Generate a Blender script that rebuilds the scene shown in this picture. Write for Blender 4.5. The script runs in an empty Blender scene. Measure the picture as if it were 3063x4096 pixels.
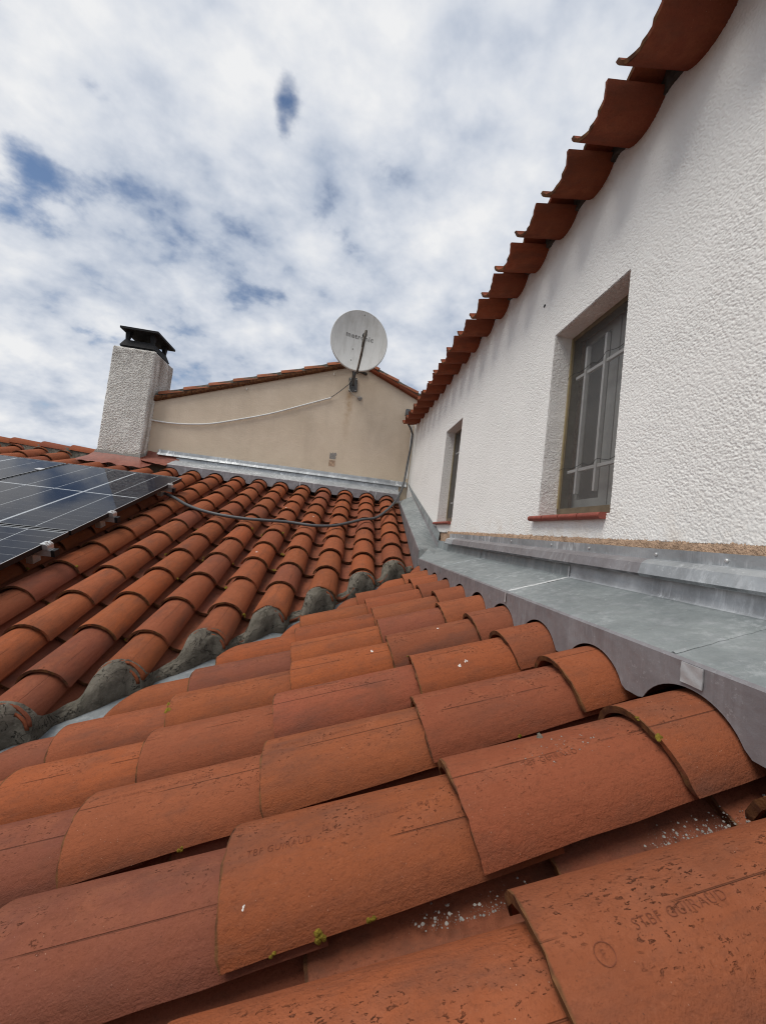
import bpy, bmesh, math, random
from mathutils import Vector, Matrix, noise
R = math.radians
random.seed(7)
scene = bpy.context.scene
COL = scene.collection
ZOFF = 6.0          # metres from the street to the camera; everything is laid out relative to the lens first

# ------------------------------------------------------------------ camera
PW, PH, FPX = 3063.0, 4096.0, 1536.5
YAW, PITCH, ROLL = -0.109803, -0.054672, 0.118130
def cam_rows():
    B = Matrix(((1, 0, 0), (0, 0, -1), (0, 1, 0)))
    a, b, c = YAW, PITCH, ROLL
    Ry = Matrix(((math.cos(a), 0, math.sin(a)), (0, 1, 0), (-math.sin(a), 0, math.cos(a))))
    Rx = Matrix(((1, 0, 0), (0, math.cos(b), -math.sin(b)), (0, math.sin(b), math.cos(b))))
    Rz = Matrix(((math.cos(c), -math.sin(c), 0), (math.sin(c), math.cos(c), 0), (0, 0, 1)))
    return Rz @ Rx @ Ry @ B
RC = cam_rows()
cam = bpy.data.cameras.new('camera')
cam.sensor_fit = 'VERTICAL'; cam.sensor_height = 24.0; cam.sensor_width = 24.0
cam.lens = 24.0 * FPX / PH
cam.clip_start = 0.02; cam.clip_end = 3000
cam_ob = bpy.data.objects.new('camera', cam); COL.objects.link(cam_ob)
m3 = Matrix((RC[0], -RC[1], -RC[2])).transposed()
cam_ob.matrix_world = Matrix.Translation((0, 0, ZOFF)) @ m3.to_4x4()
scene.camera = cam_ob
scene.render.resolution_x, scene.render.resolution_y = 765, 1024

# pixel (of the photograph) -> direction and points on planes, lens at the origin
def ray(x, y):
    return RC.transposed() @ Vector(((x - PW / 2) / FPX, (y - PH / 2) / FPX, 1.0))
def pX(x, y, X): d = ray(x, y); return d * (X / d.x)
def pY(x, y, Y): d = ray(x, y); return d * (Y / d.y)
def on(x, y, n, c): d = ray(x, y); return d * (c / n.dot(d))

# ------------------------------------------------------------------ world, sun, exposure
SUN_DIR = Vector((-0.43, -0.22, 0.87)).normalized()
world = bpy.data.worlds.new('World'); scene.world = world; world.use_nodes = True
KD = 0.46
def build_world():
    nt = world.node_tree; N = nt.nodes; L = nt.links; N.clear()
    def nd(t, **k):
        n = N.new(t)
        for a, b in k.items(): setattr(n, a, b)
        return n
    def val(x):
        return x
    def math_(op, a, b=None, c=None, clamp=False):
        n = nd('ShaderNodeMath', operation=op, use_clamp=clamp)
        for i, v in enumerate((a, b, c)):
            if v is None: continue
            if isinstance(v, (int, float)): n.inputs[i].default_value = v
            else: L.new(v, n.inputs[i])
        return n.outputs[0]
    sky = nd('ShaderNodeTexSky', sky_type='NISHITA', sun_disc=False)
    sky.sun_elevation = math.asin(SUN_DIR.z); sky.sun_rotation = math.atan2(SUN_DIR.x, SUN_DIR.y)
    sky.altitude = 100; sky.air_density = 1.0; sky.dust_density = 0.6; sky.ozone_density = 2.0
    skyb = nd('ShaderNodeVectorMath', operation='SCALE'); L.new(sky.outputs[0], skyb.inputs[0]); skyb.inputs['Scale'].default_value = 0.085
    tc = nd('ShaderNodeTexCoord'); sep = nd('ShaderNodeSeparateXYZ'); L.new(tc.outputs['Generated'], sep.inputs[0])
    den = math_('ADD', math_('MAXIMUM', sep.outputs[2], 0.0), KD)
    px = math_('DIVIDE', sep.outputs[0], den); py = math_('DIVIDE', sep.outputs[1], den)
    comb = nd('ShaderNodeCombineXYZ'); L.new(px, comb.inputs[0]); L.new(py, comb.inputs[1])
    def noise_(scale, detail, rough, off, sx=1.0, sy=1.0, rot=0.0, dist=0.0, typ='FBM'):
        mp = nd('ShaderNodeMapping'); L.new(comb.outputs[0], mp.inputs[0])
        mp.inputs['Location'].default_value = off; mp.inputs['Scale'].default_value = (sx, sy, 1); mp.inputs['Rotation'].default_value = (0, 0, rot)
        n = nd('ShaderNodeTexNoise', noise_type=typ); L.new(mp.outputs[0], n.inputs['Vector'])
        n.inputs['Scale'].default_value = scale; n.inputs['Detail'].default_value = detail; n.inputs['Roughness'].default_value = rough
        n.inputs['Distortion'].default_value = dist
        return n.outputs['Fac']
    big = noise_(2.0, 3, 0.5, (3.1, 0.7, 0.0))
    mid = noise_(5.8, 5, 0.52, (1.3, 4.2, 2.0), 1.0, 1.15, R(25), 0.08)
    fine = noise_(14.0, 5, 0.55, (0.4, 2.2, 5.0), 1.0, 1.25, R(-25), 0.1)
    # cover: how much of the blue is hidden
    c = math_('ADD', math_('MULTIPLY', big, 0.45), math_('MULTIPLY', mid, 0.85))
    c = math_('ADD', c, math_('MULTIPLY', fine, 0.40))
    # gaps in the cloud that the photograph shows: (pixel, radius in cloud coords, depth)
    for (gx, gy), rx, ry, dep in (((10, 560), .09, .09, .22), ((290, 310), .09, .05, .15), ((1140, 380), .030, .042, .37), ((1135, 520), .016, .03, .14), ((10, 780), .08, .06, .18), ((380, 760), .06, .04, .06),
                                  ((1475, 470), .024, .06, .10), ((1530, 610), .024, .03, .12), ((1290, 960), .05, .04, .16), ((440, 1330), .11, .05, .18), ((1060, 1180), .10, .03, .10)):
        d = ray(gx, gy).normalized(); k = max(d.z, 0) + KD
        ax = math_('MULTIPLY', math_('SUBTRACT', px, d.x / k), 1 / rx); ay = math_('MULTIPLY', math_('SUBTRACT', py, d.y / k), 1 / ry)
        q = math_('ADD', math_('MULTIPLY', ax, ax), math_('MULTIPLY', ay, ay))
        g = math_('MULTIPLY', math_('EXPONENT', math_('MULTIPLY', q, -1.0)), -dep)
        c = math_('ADD', c, g)
    cov = nd('ShaderNodeMapRange', interpolation_type='SMOOTHSTEP'); L.new(c, cov.inputs[0])
    cov.inputs[1].default_value = 0.52; cov.inputs[2].default_value = 0.74; cov.inputs[3].default_value = 0.0; cov.inputs[4].default_value = 1.0
    # brightness of the cloud itself: pale tops, blue-grey bases
    b = math_('ADD', math_('MULTIPLY', mid, 0.74), math_('MULTIPLY', fine, 0.26))
    b = math_('ADD', b, math_('MULTIPLY', math_('SUBTRACT', big, 0.5), 0.30))
    ramp = nd('ShaderNodeValToRGB'); L.new(b, ramp.inputs[0])
    e = ramp.color_ramp.elements
    e[0].position = 0.38; e[0].color = (0.37, 0.42, 0.51, 1)
    e[1].position = 0.655; e[1].color = (0.70, 0.705, 0.715, 1)
    m = e.new(0.515); m.color = (0.545, 0.575, 0.63, 1)
    mix = nd('ShaderNodeMix', data_type='RGBA'); L.new(cov.outputs[0], mix.inputs[0]); L.new(skyb.outputs[0], mix.inputs[6]); L.new(ramp.outputs[0], mix.inputs[7])
    bg = nd('ShaderNodeBackground'); L.new(mix.outputs[2], bg.inputs[0]); bg.inputs[1].default_value = 1.0
    out = nd('ShaderNodeOutputWorld'); L.new(bg.outputs[0], out.inputs[0])
build_world()
sun = bpy.data.lights.new('sun', 'SUN'); sun.energy = 2.1; sun.angle = R(30); sun.color = (1.0, 0.955, 0.89)
sun_ob = bpy.data.objects.new('sun', sun); COL.objects.link(sun_ob)
sun_ob.rotation_euler = (-SUN_DIR).to_track_quat('-Z', 'Y').to_euler(); sun_ob.location = (0, 0, ZOFF + 20)
vs = scene.view_settings
vs.view_transform = 'Standard'; vs.look = 'None'; vs.gamma = 1.0; vs.use_curve_mapping = False; vs.exposure = 0.30
scene.render.engine = 'CYCLES'; scene.cycles.filter_width = 1.1

# ------------------------------------------------------------------ materials
class NT:
    def __init__(s, name):
        s.m = bpy.data.materials.new(name); s.m.use_nodes = True; s.t = s.m.node_tree; s.N = s.t.nodes; s.L = s.t.links
        s.b = s.N['Principled BSDF']
    def n(s, t, **k):
        x = s.N.new(t)
        for a, b in k.items(): setattr(x, a, b)
        return x
    def put(s, sock, v):
        if isinstance(v, bpy.types.NodeSocket): s.L.new(v, sock)
        else: sock.default_value = v
    def coord(s, scale=(1, 1, 1), obj=True, rand=0.0):
        tc = s.n('ShaderNodeTexCoord'); o = tc.outputs['Object' if obj else 'Generated']
        mp = s.n('ShaderNodeMapping'); s.L.new(o, mp.inputs[0]); mp.inputs['Scale'].default_value = scale
        if rand:
            oi = s.n('ShaderNodeObjectInfo'); k = s.n('ShaderNodeVectorMath', operation='SCALE')
            cb = s.n('ShaderNodeCombineXYZ')
            for i in range(3): s.L.new(oi.outputs['Random'], cb.inputs[i])
            s.L.new(cb.outputs[0], k.inputs[0]); k.inputs['Scale'].default_value = rand; s.L.new(k.outputs[0], mp.inputs['Location'])
        return mp.outputs[0]
    def noise(s, co, scale, detail=4, rough=.55, dist=0):
        x = s.n('ShaderNodeTexNoise'); s.L.new(co, x.inputs['Vector']); x.inputs['Scale'].default_value = scale
        x.inputs['Detail'].default_value = detail; x.inputs['Roughness'].default_value = rough; x.inputs['Distortion'].default_value = dist
        return x.outputs['Fac']
    def voro(s, co, scale, feature='F1', rnd=1.0):
        x = s.n('ShaderNodeTexVoronoi', feature=feature); s.L.new(co, x.inputs['Vector']); x.inputs['Scale'].default_value = scale
        x.inputs['Randomness'].default_value = rnd
        return x.outputs['Distance']
    def ramp(s, f, stops, smooth=False):
        x = s.n('ShaderNodeValToRGB'); s.L.new(f, x.inputs[0]); e = x.color_ramp.elements
        if smooth: x.color_ramp.interpolation = 'EASE'
        while len(e) < len(stops): e.new(0.5)
        for q, (p, c) in zip(e, stops): q.position = p; q.color = (*c, 1) if len(c) == 3 else c
        return x.outputs[0]
    def rng(s, f, a, b, c=0.0, d=1.0):
        x = s.n('ShaderNodeMapRange'); s.L.new(f, x.inputs[0])
        for i, v in enumerate((a, b, c, d)): x.inputs[i + 1].default_value = v
        return x.outputs[0]
    def mix(s, f, a, b, mode='MIX'):
        x = s.n('ShaderNodeMix', data_type='RGBA', blend_type=mode); s.put(x.inputs[0], f)
        s.put(x.inputs[6], (*a, 1) if isinstance(a, tuple) else a); s.put(x.inputs[7], (*b, 1) if isinstance(b, tuple) else b)
        return x.outputs[2]
    def math(s, op, a, b=None, clamp=False):
        x = s.n('ShaderNodeMath', operation=op, use_clamp=clamp); s.put(x.inputs[0], a)
        if b is not None: s.put(x.inputs[1], b)
        return x.outputs[0]
    def bump(s, h, dist, strength=1.0, prev=None):
        x = s.n('ShaderNodeBump'); s.L.new(h, x.inputs['Height']); x.inputs['Distance'].default_value = dist; x.inputs['Strength'].default_value = strength
        if prev: s.L.new(prev, x.inputs['Normal'])
        return x.outputs[0]
    def sep(s, co):
        x = s.n('ShaderNodeSeparateXYZ'); s.L.new(co, x.inputs[0]); return x.outputs
    def fin(s, col, rough=.8, normal=None, metal=0.0, spec=.5, coat=0.0):
        s.put(s.b.inputs['Base Color'], (*col, 1) if isinstance(col, tuple) else col); s.put(s.b.inputs['Roughness'], rough)
        s.put(s.b.inputs['Metallic'], metal); s.b.inputs['Specular IOR Level'].default_value = spec
        if coat: s.b.inputs['Coat Weight'].default_value = coat
        if normal: s.L.new(normal, s.b.inputs['Normal'])
        return s.m
MAT = {}
PALETTE = {}
def terracotta(name, stops, pit=1.0, dirt=0.25, score=.5):
    k = NT(name); co = k.coord(rand=37.0)
    raw = k.coord()
    oi = k.n('ShaderNodeObjectInfo')
    base = oi.outputs['Color']
    PALETTE[name] = [c for _, c in stops]
    big = k.noise(co, 9, 4, .6)
    base = k.mix(k.rng(big, .35, .7, 0, .45), base, (0.215, 0.070, 0.036))
    # extrusion streaks run along the tile (local x)
    st = k.noise(k.coord((2.0, 95, 95), rand=11.0), 1.0, 3, .6)
    base = k.mix(k.rng(st, .44, .66, 0, .17), base, (0.145, 0.048, 0.026))
    speck = k.noise(co, 260, 2, .6)
    base = k.mix(k.rng(speck, .57, .78, 0, .22), base, (0.34, 0.135, 0.075))
    dk = k.noise(k.coord((.6, 1, 1), rand=17.0), 190, 3, .7)
    base = k.mix(k.rng(dk, .52, .70, 0, .42), base, (0.120, 0.040, 0.022))
    gp = k.rng(k.noise(co, 300, 2, .6), .68, .74, 0, .6)
    base = k.mix(gp, base, (0.06, 0.028, 0.02))
    # weathered crest: pits and dark stains on the highest third of the tile
    y = k.sep(raw)[1]
    crest = k.rng(k.math('ABSOLUTE', y), .015, .075, 1, 0)
    pn = k.noise(co, 22, 3, .6)
    zone = k.math('MULTIPLY', crest, k.rng(pn, .42, .62, 0, 1), True)
    pits = k.rng(k.noise(k.coord((.55, 1, 1), rand=37.0), 210, 3, .7, .3), .60, .68, 0, 1)
    pm = k.math('MULTIPLY', k.math('MULTIPLY', pits, zone), pit, True)
    pm2 = k.math('MULTIPLY', pm, k.rng(k.noise(co, 4, 2), .38, .52, 0.15, 1), True)
    base = k.mix(k.math('MULTIPLY', pm2, .8), base, (0.055, 0.030, 0.024))
    base = k.mix(k.math('MULTIPLY', zone, .30), base, (0.32, 0.115, 0.06))
    # thin score line left by the die, on some tiles only
    ln = k.rng(k.math('ABSOLUTE', k.math('SUBTRACT', y, k.rng(oi.outputs['Random'], 0, 1, -.06, .01))), .0003, .0011, 1, 0)
    some = k.rng(k.noise(k.coord((6, 0, 0), rand=91.0), 1, 2), .44, .52, 0, score)
    base = k.mix(k.math('MULTIPLY', ln, some), base, (0.07, 0.032, 0.022))
    # grime and pale grains
    base = k.mix(k.rng(k.noise(k.coord((.5, 1, 1), rand=53.0), 18, 6, .68), .50, .74, 0, dirt * 1.5), base, (0.105, 0.052, 0.036))
    so = k.math('MULTIPLY', k.rng(k.noise(k.coord((.35, 1.2, 1.2), rand=71.0), 11, 5, .62), .48, .68, 0, 1), k.rng(k.noise(k.coord((.6, .6, .6), rand=29.0), 2.2, 2), .42, .60, 0, .55))
    base = k.mix(so, base, (0.098, 0.050, 0.038))
    wv = k.rng(k.voro(co, 120), .04, .075, 1, 0)
    wv = k.math('MULTIPLY', wv, k.rng(k.noise(co, 6, 2), .50, .62, 0, .75))
    base = k.mix(wv, base, (0.50, 0.36, 0.28))
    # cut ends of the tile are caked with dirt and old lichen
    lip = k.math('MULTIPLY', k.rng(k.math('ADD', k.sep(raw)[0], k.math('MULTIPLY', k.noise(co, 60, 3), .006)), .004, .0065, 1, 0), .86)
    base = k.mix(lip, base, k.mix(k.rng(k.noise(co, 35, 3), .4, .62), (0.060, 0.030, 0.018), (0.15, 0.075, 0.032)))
    h = k.math('ADD', k.math('MULTIPLY', k.noise(co, 330, 3, .65), .5), k.math('MULTIPLY', st, .35))
    h = k.math('ADD', h, k.math('MULTIPLY', pm2, -1.6)); h = k.math('ADD', h, k.math('MULTIPLY', ln, k.math('MULTIPLY', some, -1.2)))
    h = k.math('ADD', h, k.math('MULTIPLY', k.noise(co, 30, 4, .6), 1.2))
    return k.fin(base, k.rng(big, .3, .7, .72, .88), k.bump(h, .0030, 1.0), spec=.05)
TILE = [(.1, (0.255, 0.077, 0.033)), (.2, (0.275, 0.084, 0.036)), (.3, (0.225, 0.069, 0.032)), (.4, (0.300, 0.086, 0.034)), (.5, (0.240, 0.077, 0.038)), (.6, (0.262, 0.080, 0.035)), (.7, (0.335, 0.092, 0.034)), (.8, (0.205, 0.066, 0.035)), (.9, (0.180, 0.063, 0.042)), (1.0, (0.285, 0.090, 0.040))]
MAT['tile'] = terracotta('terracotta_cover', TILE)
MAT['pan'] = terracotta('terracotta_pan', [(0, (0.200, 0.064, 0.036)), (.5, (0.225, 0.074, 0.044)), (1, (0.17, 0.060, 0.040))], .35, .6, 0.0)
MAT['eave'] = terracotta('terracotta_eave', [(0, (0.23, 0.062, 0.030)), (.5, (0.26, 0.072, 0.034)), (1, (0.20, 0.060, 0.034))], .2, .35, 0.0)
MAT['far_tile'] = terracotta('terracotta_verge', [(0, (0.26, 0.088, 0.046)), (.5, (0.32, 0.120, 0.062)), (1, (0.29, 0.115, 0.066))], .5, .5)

def stucco(name, col, dark, scale, dist, dirt=None):
    k = NT(name); co = k.coord()
    w = k.n('ShaderNodeMapping'); k.L.new(co, w.inputs[0]); w.inputs['Scale'].default_value = (1, 1.0, 1.35)
    a = k.noise(w.outputs[0], scale, 4, .55, .7); b = k.noise(w.outputs[0], scale * 2.6, 3, .6, .3); lg = k.noise(co, 7, 3)
    blob = k.rng(a, .40, .60, 0, 1)
    h = k.math('ADD', blob, k.math('MULTIPLY', b, .45))
    flat = k.rng(lg, .52, .68, 1, .35)
    h = k.math('MULTIPLY', h, flat)
    c = k.mix(k.rng(lg, .3, .7, 0, .35), col, tuple(x * .93 for x in col))
    c = k.mix(k.math('MULTIPLY', k.rng(blob, .0, .25, 1, 0), .32), c, dark)
    if dirt: c = dirt(k, co, c)
    return k.fin(c, .92, k.bump(h, dist, 1.0), spec=.2)
MAT['stucco'] = stucco('white_stucco', (0.80, 0.785, 0.755), (0.50, 0.47, 0.43), 62, .0085)
MAT['reveal'] = stucco('reveal_stucco', (0.77, 0.755, 0.725), (0.62, 0.6, 0.57), 75, .003)
def chim_dirt(k, co, c):
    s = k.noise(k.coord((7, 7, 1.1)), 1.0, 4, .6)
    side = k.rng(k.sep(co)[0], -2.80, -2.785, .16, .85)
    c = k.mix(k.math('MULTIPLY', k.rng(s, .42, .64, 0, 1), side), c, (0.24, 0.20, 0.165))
    z = k.sep(co)[2]
    top = k.math('MULTIPLY', k.rng(z, 1.70, 2.10, 0, 1), k.rng(k.noise(co, 9, 4), .38, .62, 0, .5), True)
    c = k.mix(top, c, (0.22, 0.19, 0.16))
    lichen = k.math('MULTIPLY', k.rng(z, .62, .74, 1, 0), k.rng(k.noise(co, 24, 4), .45, .6, 0, .8), True)
    return k.mix(lichen, c, (0.33, 0.29, 0.20))
MAT['chimney'] = stucco('weathered_stucco', (0.76, 0.735, 0.68), (0.62, 0.59, 0.54), 110, .0018, chim_dirt)
def mk_beige():
    k = NT('beige_render'); co = k.coord()
    n1 = k.noise(co, 2.2, 6, .6); n2 = k.noise(k.coord((3, 1, .8)), 1.0, 5, .65)
    c = k.mix(k.rng(n1, .3, .7), (0.56, 0.46, 0.345), (0.66, 0.55, 0.425))
    c = k.mix(k.rng(n2, .45, .75, 0, .45), c, (0.43, 0.35, 0.265))
    sc = k.rng(k.math('ABSOLUTE', k.math('SUBTRACT', k.noise(k.coord((1.6, 1, 7)), 1.6, 4, .6, .6), .5)), .0, .012, 1, 0)
    c = k.mix(k.math('MULTIPLY', sc, k.rng(n1, .5, .6, 0, .5)), c, (0.68, 0.58, 0.46))
    x, y, z = k.sep(co)[0], k.sep(co)[1], k.sep(co)[2]
    # rust run below the dish bracket
    wob = k.math('MULTIPLY', k.math('SUBTRACT', k.noise(k.coord((1, 1, 3)), 4, 3), .5), .10)
    run = k.rng(k.math('ABSOLUTE', k.math('ADD', k.math('ADD', x, .075), wob)), .01, .075, 1, 0)
    run = k.math('MULTIPLY', run, k.math('MULTIPLY', k.rng(z, 1.25, 2.0, 0, 1), k.rng(z, 2.06, 2.02, 0, 1)))
    c = k.mix(k.math('MULTIPLY', run, k.rng(k.noise(co, 14, 4), .3, .7, .2, .85)), c, (0.33, 0.19, 0.085))
    # pale damp band above the flashing
    c = k.mix(k.math('MULTIPLY', k.rng(z, 1.2, .85, 0, .5), k.rng(n1, .35, .65, 0, 1)), c, (0.62, 0.52, 0.38))
    h = k.math('ADD', k.noise(co, 60, 5, .6), k.math('MULTIPLY', k.noise(co, 5, 3), 2.0))
    return k.fin(c, .9, k.bump(h, .004, .8), spec=.2)
MAT['beige'] = mk_beige()
def mk_zinc(name, a, b, streak=.6, metal=.35):
    k = NT(name); co = k.coord()
    n1 = k.noise(co, 5, 6, .65, .4); n2 = k.noise(k.coord((22, 22, 1.1)), 1.0, 5, .7); n3 = k.noise(co, 26, 5, .7)
    c = k.mix(k.rng(n1, .34, .64), a, b)
    c = k.mix(k.rng(n3, .45, .75, 0, .35), c, tuple(x * .72 for x in a))
    c = k.mix(k.rng(n2, .52, .74, 0, .30 + .4 * streak), c, (0.42, 0.43, 0.45))
    w = k.math('MULTIPLY', k.rng(k.noise(k.coord((34, 34, 5.0)), 1.0, 5, .75), .50, .62, 0, 1), k.rng(k.noise(co, 3.0, 3), .46, .60, 0, streak))
    c = k.mix(w, c, (0.70, 0.72, 0.73))
    ox = k.math('MULTIPLY', k.rng(k.noise(co, 70, 5, .75), .58, .70, 0, 1), k.rng(k.noise(co, 4, 3), .48, .62, 0, .55))
    c = k.mix(ox, c, (0.58, 0.60, 0.60))
    sp = k.math('MULTIPLY', k.rng(k.voro(co, 70), .03, .07, 1, 0), k.rng(k.noise(co, 3, 2), .48, .58, 0, .8))
    c = k.mix(sp, c, (0.72, 0.72, 0.70))
    h = k.math('ADD', k.math('MULTIPLY', k.noise(co, 7, 3, .5), 4.0), k.math('MULTIPLY', n3, .5))
    return k.fin(c, k.rng(n3, .3, .7, .34, .62), k.bump(h, .0035, .7), metal=metal, spec=.4)
MAT['zinc'] = mk_zinc('weathered_zinc', (0.205, 0.228, 0.232), (0.29, 0.318, 0.318), .35)
MAT['zinc_valley'] = mk_zinc('valley_zinc', (0.15, 0.165, 0.17), (0.20, 0.215, 0.22), .1, .1)
MAT['zinc_white'] = mk_zinc('chalky_zinc', (0.30, 0.31, 0.32), (0.58, 0.60, 0.61), 1.0, .2)
MAT['zinc_dark'] = mk_zinc('zinc_apron', (0.200, 0.186, 0.192), (0.265, 0.252, 0.258), .15)
MAT['zinc_light'] = mk_zinc('zinc_oxidised', (0.25, 0.265, 0.275), (0.40, 0.42, 0.43), 1.0)
MAT['solder'] = mk_zinc('solder', (0.34, 0.35, 0.355), (0.60, 0.61, 0.61), .8, .4)
def plain(name, col, rough=.6, metal=0.0, var=.25, scale=30, bump=.0, spec=.4):
    k = NT(name); co = k.coord(); n = k.noise(co, scale, 4, .6)
    c = k.mix(k.rng(n, .3, .7), tuple(x * (1 - var) for x in col), tuple(min(1, x * (1 + var)) for x in col))
    nm = k.bump(k.noise(co, scale * 4, 4, .6), bump, 1.0) if bump else None
    return k.fin(c, rough, nm, metal, spec)
MAT['mortar'] = None
def mk_mortar():
    k = NT('grey_mortar'); co = k.coord(); n = k.noise(co, 14, 5, .65); f = k.noise(co, 130, 4, .7)
    c = k.mix(k.rng(n, .3, .7), (0.080, 0.071, 0.056), (0.200, 0.180, 0.146))
    c = k.mix(k.rng(f, .5, .75, 0, .5), c, (0.23, 0.215, 0.185))
    c = k.mix(k.rng(k.noise(co, 7, 4, .6), .56, .68, 0, .7), c, (0.045, 0.045, 0.032))
    cr = k.rng(k.math('ABSOLUTE', k.math('SUBTRACT', k.noise(co, 9, 5, .6, .8), .5)), 0, .008, 1, 0)
    c = k.mix(k.math('MULTIPLY', cr, .85), c, (0.025, 0.023, 0.02))
    h = k.math('ADD', k.math('ADD', f, k.math('MULTIPLY', n, 1.4)), k.math('MULTIPLY', cr, -1.0))
    return k.fin(c, .95, k.bump(h, .006, 1.0), spec=.15)
MAT['mortar'] = mk_mortar()
MAT['black'] = plain('black_painted_iron', (0.013, 0.013, 0.014), .75, .0, .4, 20, .002, .25)
MAT['dish'] = None
def mk_dish():
    k = NT('dish_paint'); co = k.coord(); s = k.noise(k.coord((16, 16, 1.3)), 1.0, 5, .65)
    c = k.mix(k.rng(s, .48, .72, 0, .42), (0.56, 0.555, 0.53), (0.31, 0.30, 0.27))
    c = k.mix(k.rng(k.noise(co, 9, 4), .5, .75, 0, .25), c, (0.36, 0.34, 0.30))
    return k.fin(c, .7, None, spec=.25)
MAT['dish'] = mk_dish()
MAT['letter'] = plain('worn_print', (0.19, 0.185, 0.175), .8, 0, .5, 60)
MAT['stamp'] = plain('stamped_letter', (0.158, 0.052, 0.029), .95, 0, .35, 90, spec=.1)
MAT['iron'] = plain('galvanised_iron', (0.11, 0.112, 0.112), .55, .5, .35, 30)
MAT['arm'] = plain('weathered_arm', (0.10, 0.085, 0.068), .7, .2, .4, 40)
MAT['alu'] = plain('aluminium', (0.62, 0.62, 0.61), .38, .75, .12, 40)
MAT['frame'] = plain('panel_frame', (0.016, 0.016, 0.017), .4, .4, .2, 40)
MAT['frame_edge'] = plain('panel_frame_edge', (0.42, 0.43, 0.44), .4, .5, .15, 40)
def mk_cell():
    k = NT('solar_cell'); oi = k.n('ShaderNodeObjectInfo'); co = k.coord()
    c = k.mix(oi.outputs['Random'], (0.007, 0.009, 0.020), (0.010, 0.013, 0.025))
    y = k.sep(co)[0]
    fin = k.n('ShaderNodeMath', operation='PINGPONG'); k.L.new(y, fin.inputs[0]); fin.inputs[1].default_value = .0091
    bus = k.rng(fin.outputs[0], .0, .0006, 1, 0)
    c = k.mix(k.math('MULTIPLY', bus, .35), c, (0.20, 0.21, 0.23))
    return k.fin(c, .35, None, spec=.3)
MAT['cell'] = mk_cell()
MAT['backsheet'] = plain('cell_gap_ribbon', (0.52, 0.53, 0.54), .5, .2, .1)
def mk_glass(name, tint, rough, ior=1.45, fog=None):
    m = bpy.data.materials.new(name); m.use_nodes = True; t = m.node_tree; N = t.nodes; L = t.links; N.clear()
    tr = N.new('ShaderNodeBsdfTransparent'); tr.inputs[0].default_value = (*tint, 1)
    gl = N.new('ShaderNodeBsdfGlossy'); gl.inputs['Roughness'].default_value = rough
    fr = N.new('ShaderNodeFresnel'); fr.inputs[0].default_value = ior
    mx = N.new('ShaderNodeMixShader'); L.new(fr.outputs[0], mx.inputs[0]); L.new(tr.outputs[0], mx.inputs[1]); L.new(gl.outputs[0], mx.inputs[2])
    o = N.new('ShaderNodeOutputMaterial'); last = mx
    if fog:
        df = N.new('ShaderNodeBsdfDiffuse'); df.inputs[0].default_value = (*fog[0], 1)
        m2 = N.new('ShaderNodeMixShader'); m2.inputs[0].default_value = fog[1]; L.new(mx.outputs[0], m2.inputs[1]); L.new(df.outputs[0], m2.inputs[2]); last = m2
    L.new(last.outputs[0], o.inputs[0]); return m
MAT['glass'] = mk_glass('panel_glass', (.90, .92, .94), .03, 1.30)
MAT['screen'] = mk_glass('insect_screen', (.86, .86, .85), .22, 1.15, ((0.26, 0.255, 0.24), .20))
MAT['bronze'] = plain('bronze_window_frame', (0.20, 0.165, 0.11), .42, .5, .2, 20)
MAT['gold'] = plain('bronze_bead', (0.46, 0.38, 0.22), .4, .5, .15, 20)
MAT['white_pvc'] = plain('grey_white_paint', (0.74, 0.735, 0.72), .6, 0, .08, 20)
MAT['inner'] = plain('inner_casement', (0.50, 0.50, 0.48), .6, 0, .08, 20)
MAT['room'] = plain('dim_room', (0.16, 0.155, 0.15), .9, 0, .1, 6)
MAT['sill'] = plain('red_sill_tile', (0.24, 0.062, 0.042), .65, 0, .25, 25, .002)
MAT['plaster'] = plain('bare_plaster', (0.46, 0.32, 0.22), .95, 0, .35, 35, .010, .15)
MAT['red_flash'] = plain('red_painted_flashing', (0.20, 0.062, 0.040), .55, 0, .25, 12, .004, .35)
MAT['conduit'] = None
def mk_conduit():
    k = NT('corrugated_conduit'); oi = k.coord()
    c = k.mix(k.noise(oi, 6, 3), (0.050, 0.052, 0.055), (0.085, 0.088, 0.092))
    return k.fin(c, .5, None, spec=.4)
MAT['conduit'] = mk_conduit()
MAT['white_tube'] = plain('white_plastic', (0.66, 0.66, 0.64), .5, 0, .06, 8)
MAT['black_cable'] = plain('black_cable', (0.016, 0.016, 0.017), .5)
MAT['beige_cable'] = plain('beige_cable', (0.46, 0.43, 0.38), .6)
MAT['lichen'] = plain('yellow_lichen', (0.20, 0.145, 0.022), .95, 0, .45, 160, .003, .1)
MAT['crumb'] = plain('pale_mortar_crumb', (0.25, 0.235, 0.215), .95, 0, .3, 80, .002, .1)
MAT['dropping'] = plain('bird_dropping', (0.60, 0.57, 0.53), .9, 0, .15, 90)
MAT['deck'] = plain('dark_roof_board', (0.045, 0.036, 0.03), .95, 0, .3, 9)
MAT['ground'] = plain('village_ground', (0.16, 0.145, 0.12), .95, 0, .3, 1.5)
MAT['gap'] = plain('dark_gap_mortar', (0.075, 0.07, 0.062), .95, 0, .4, 30, .006, .1)

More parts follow.
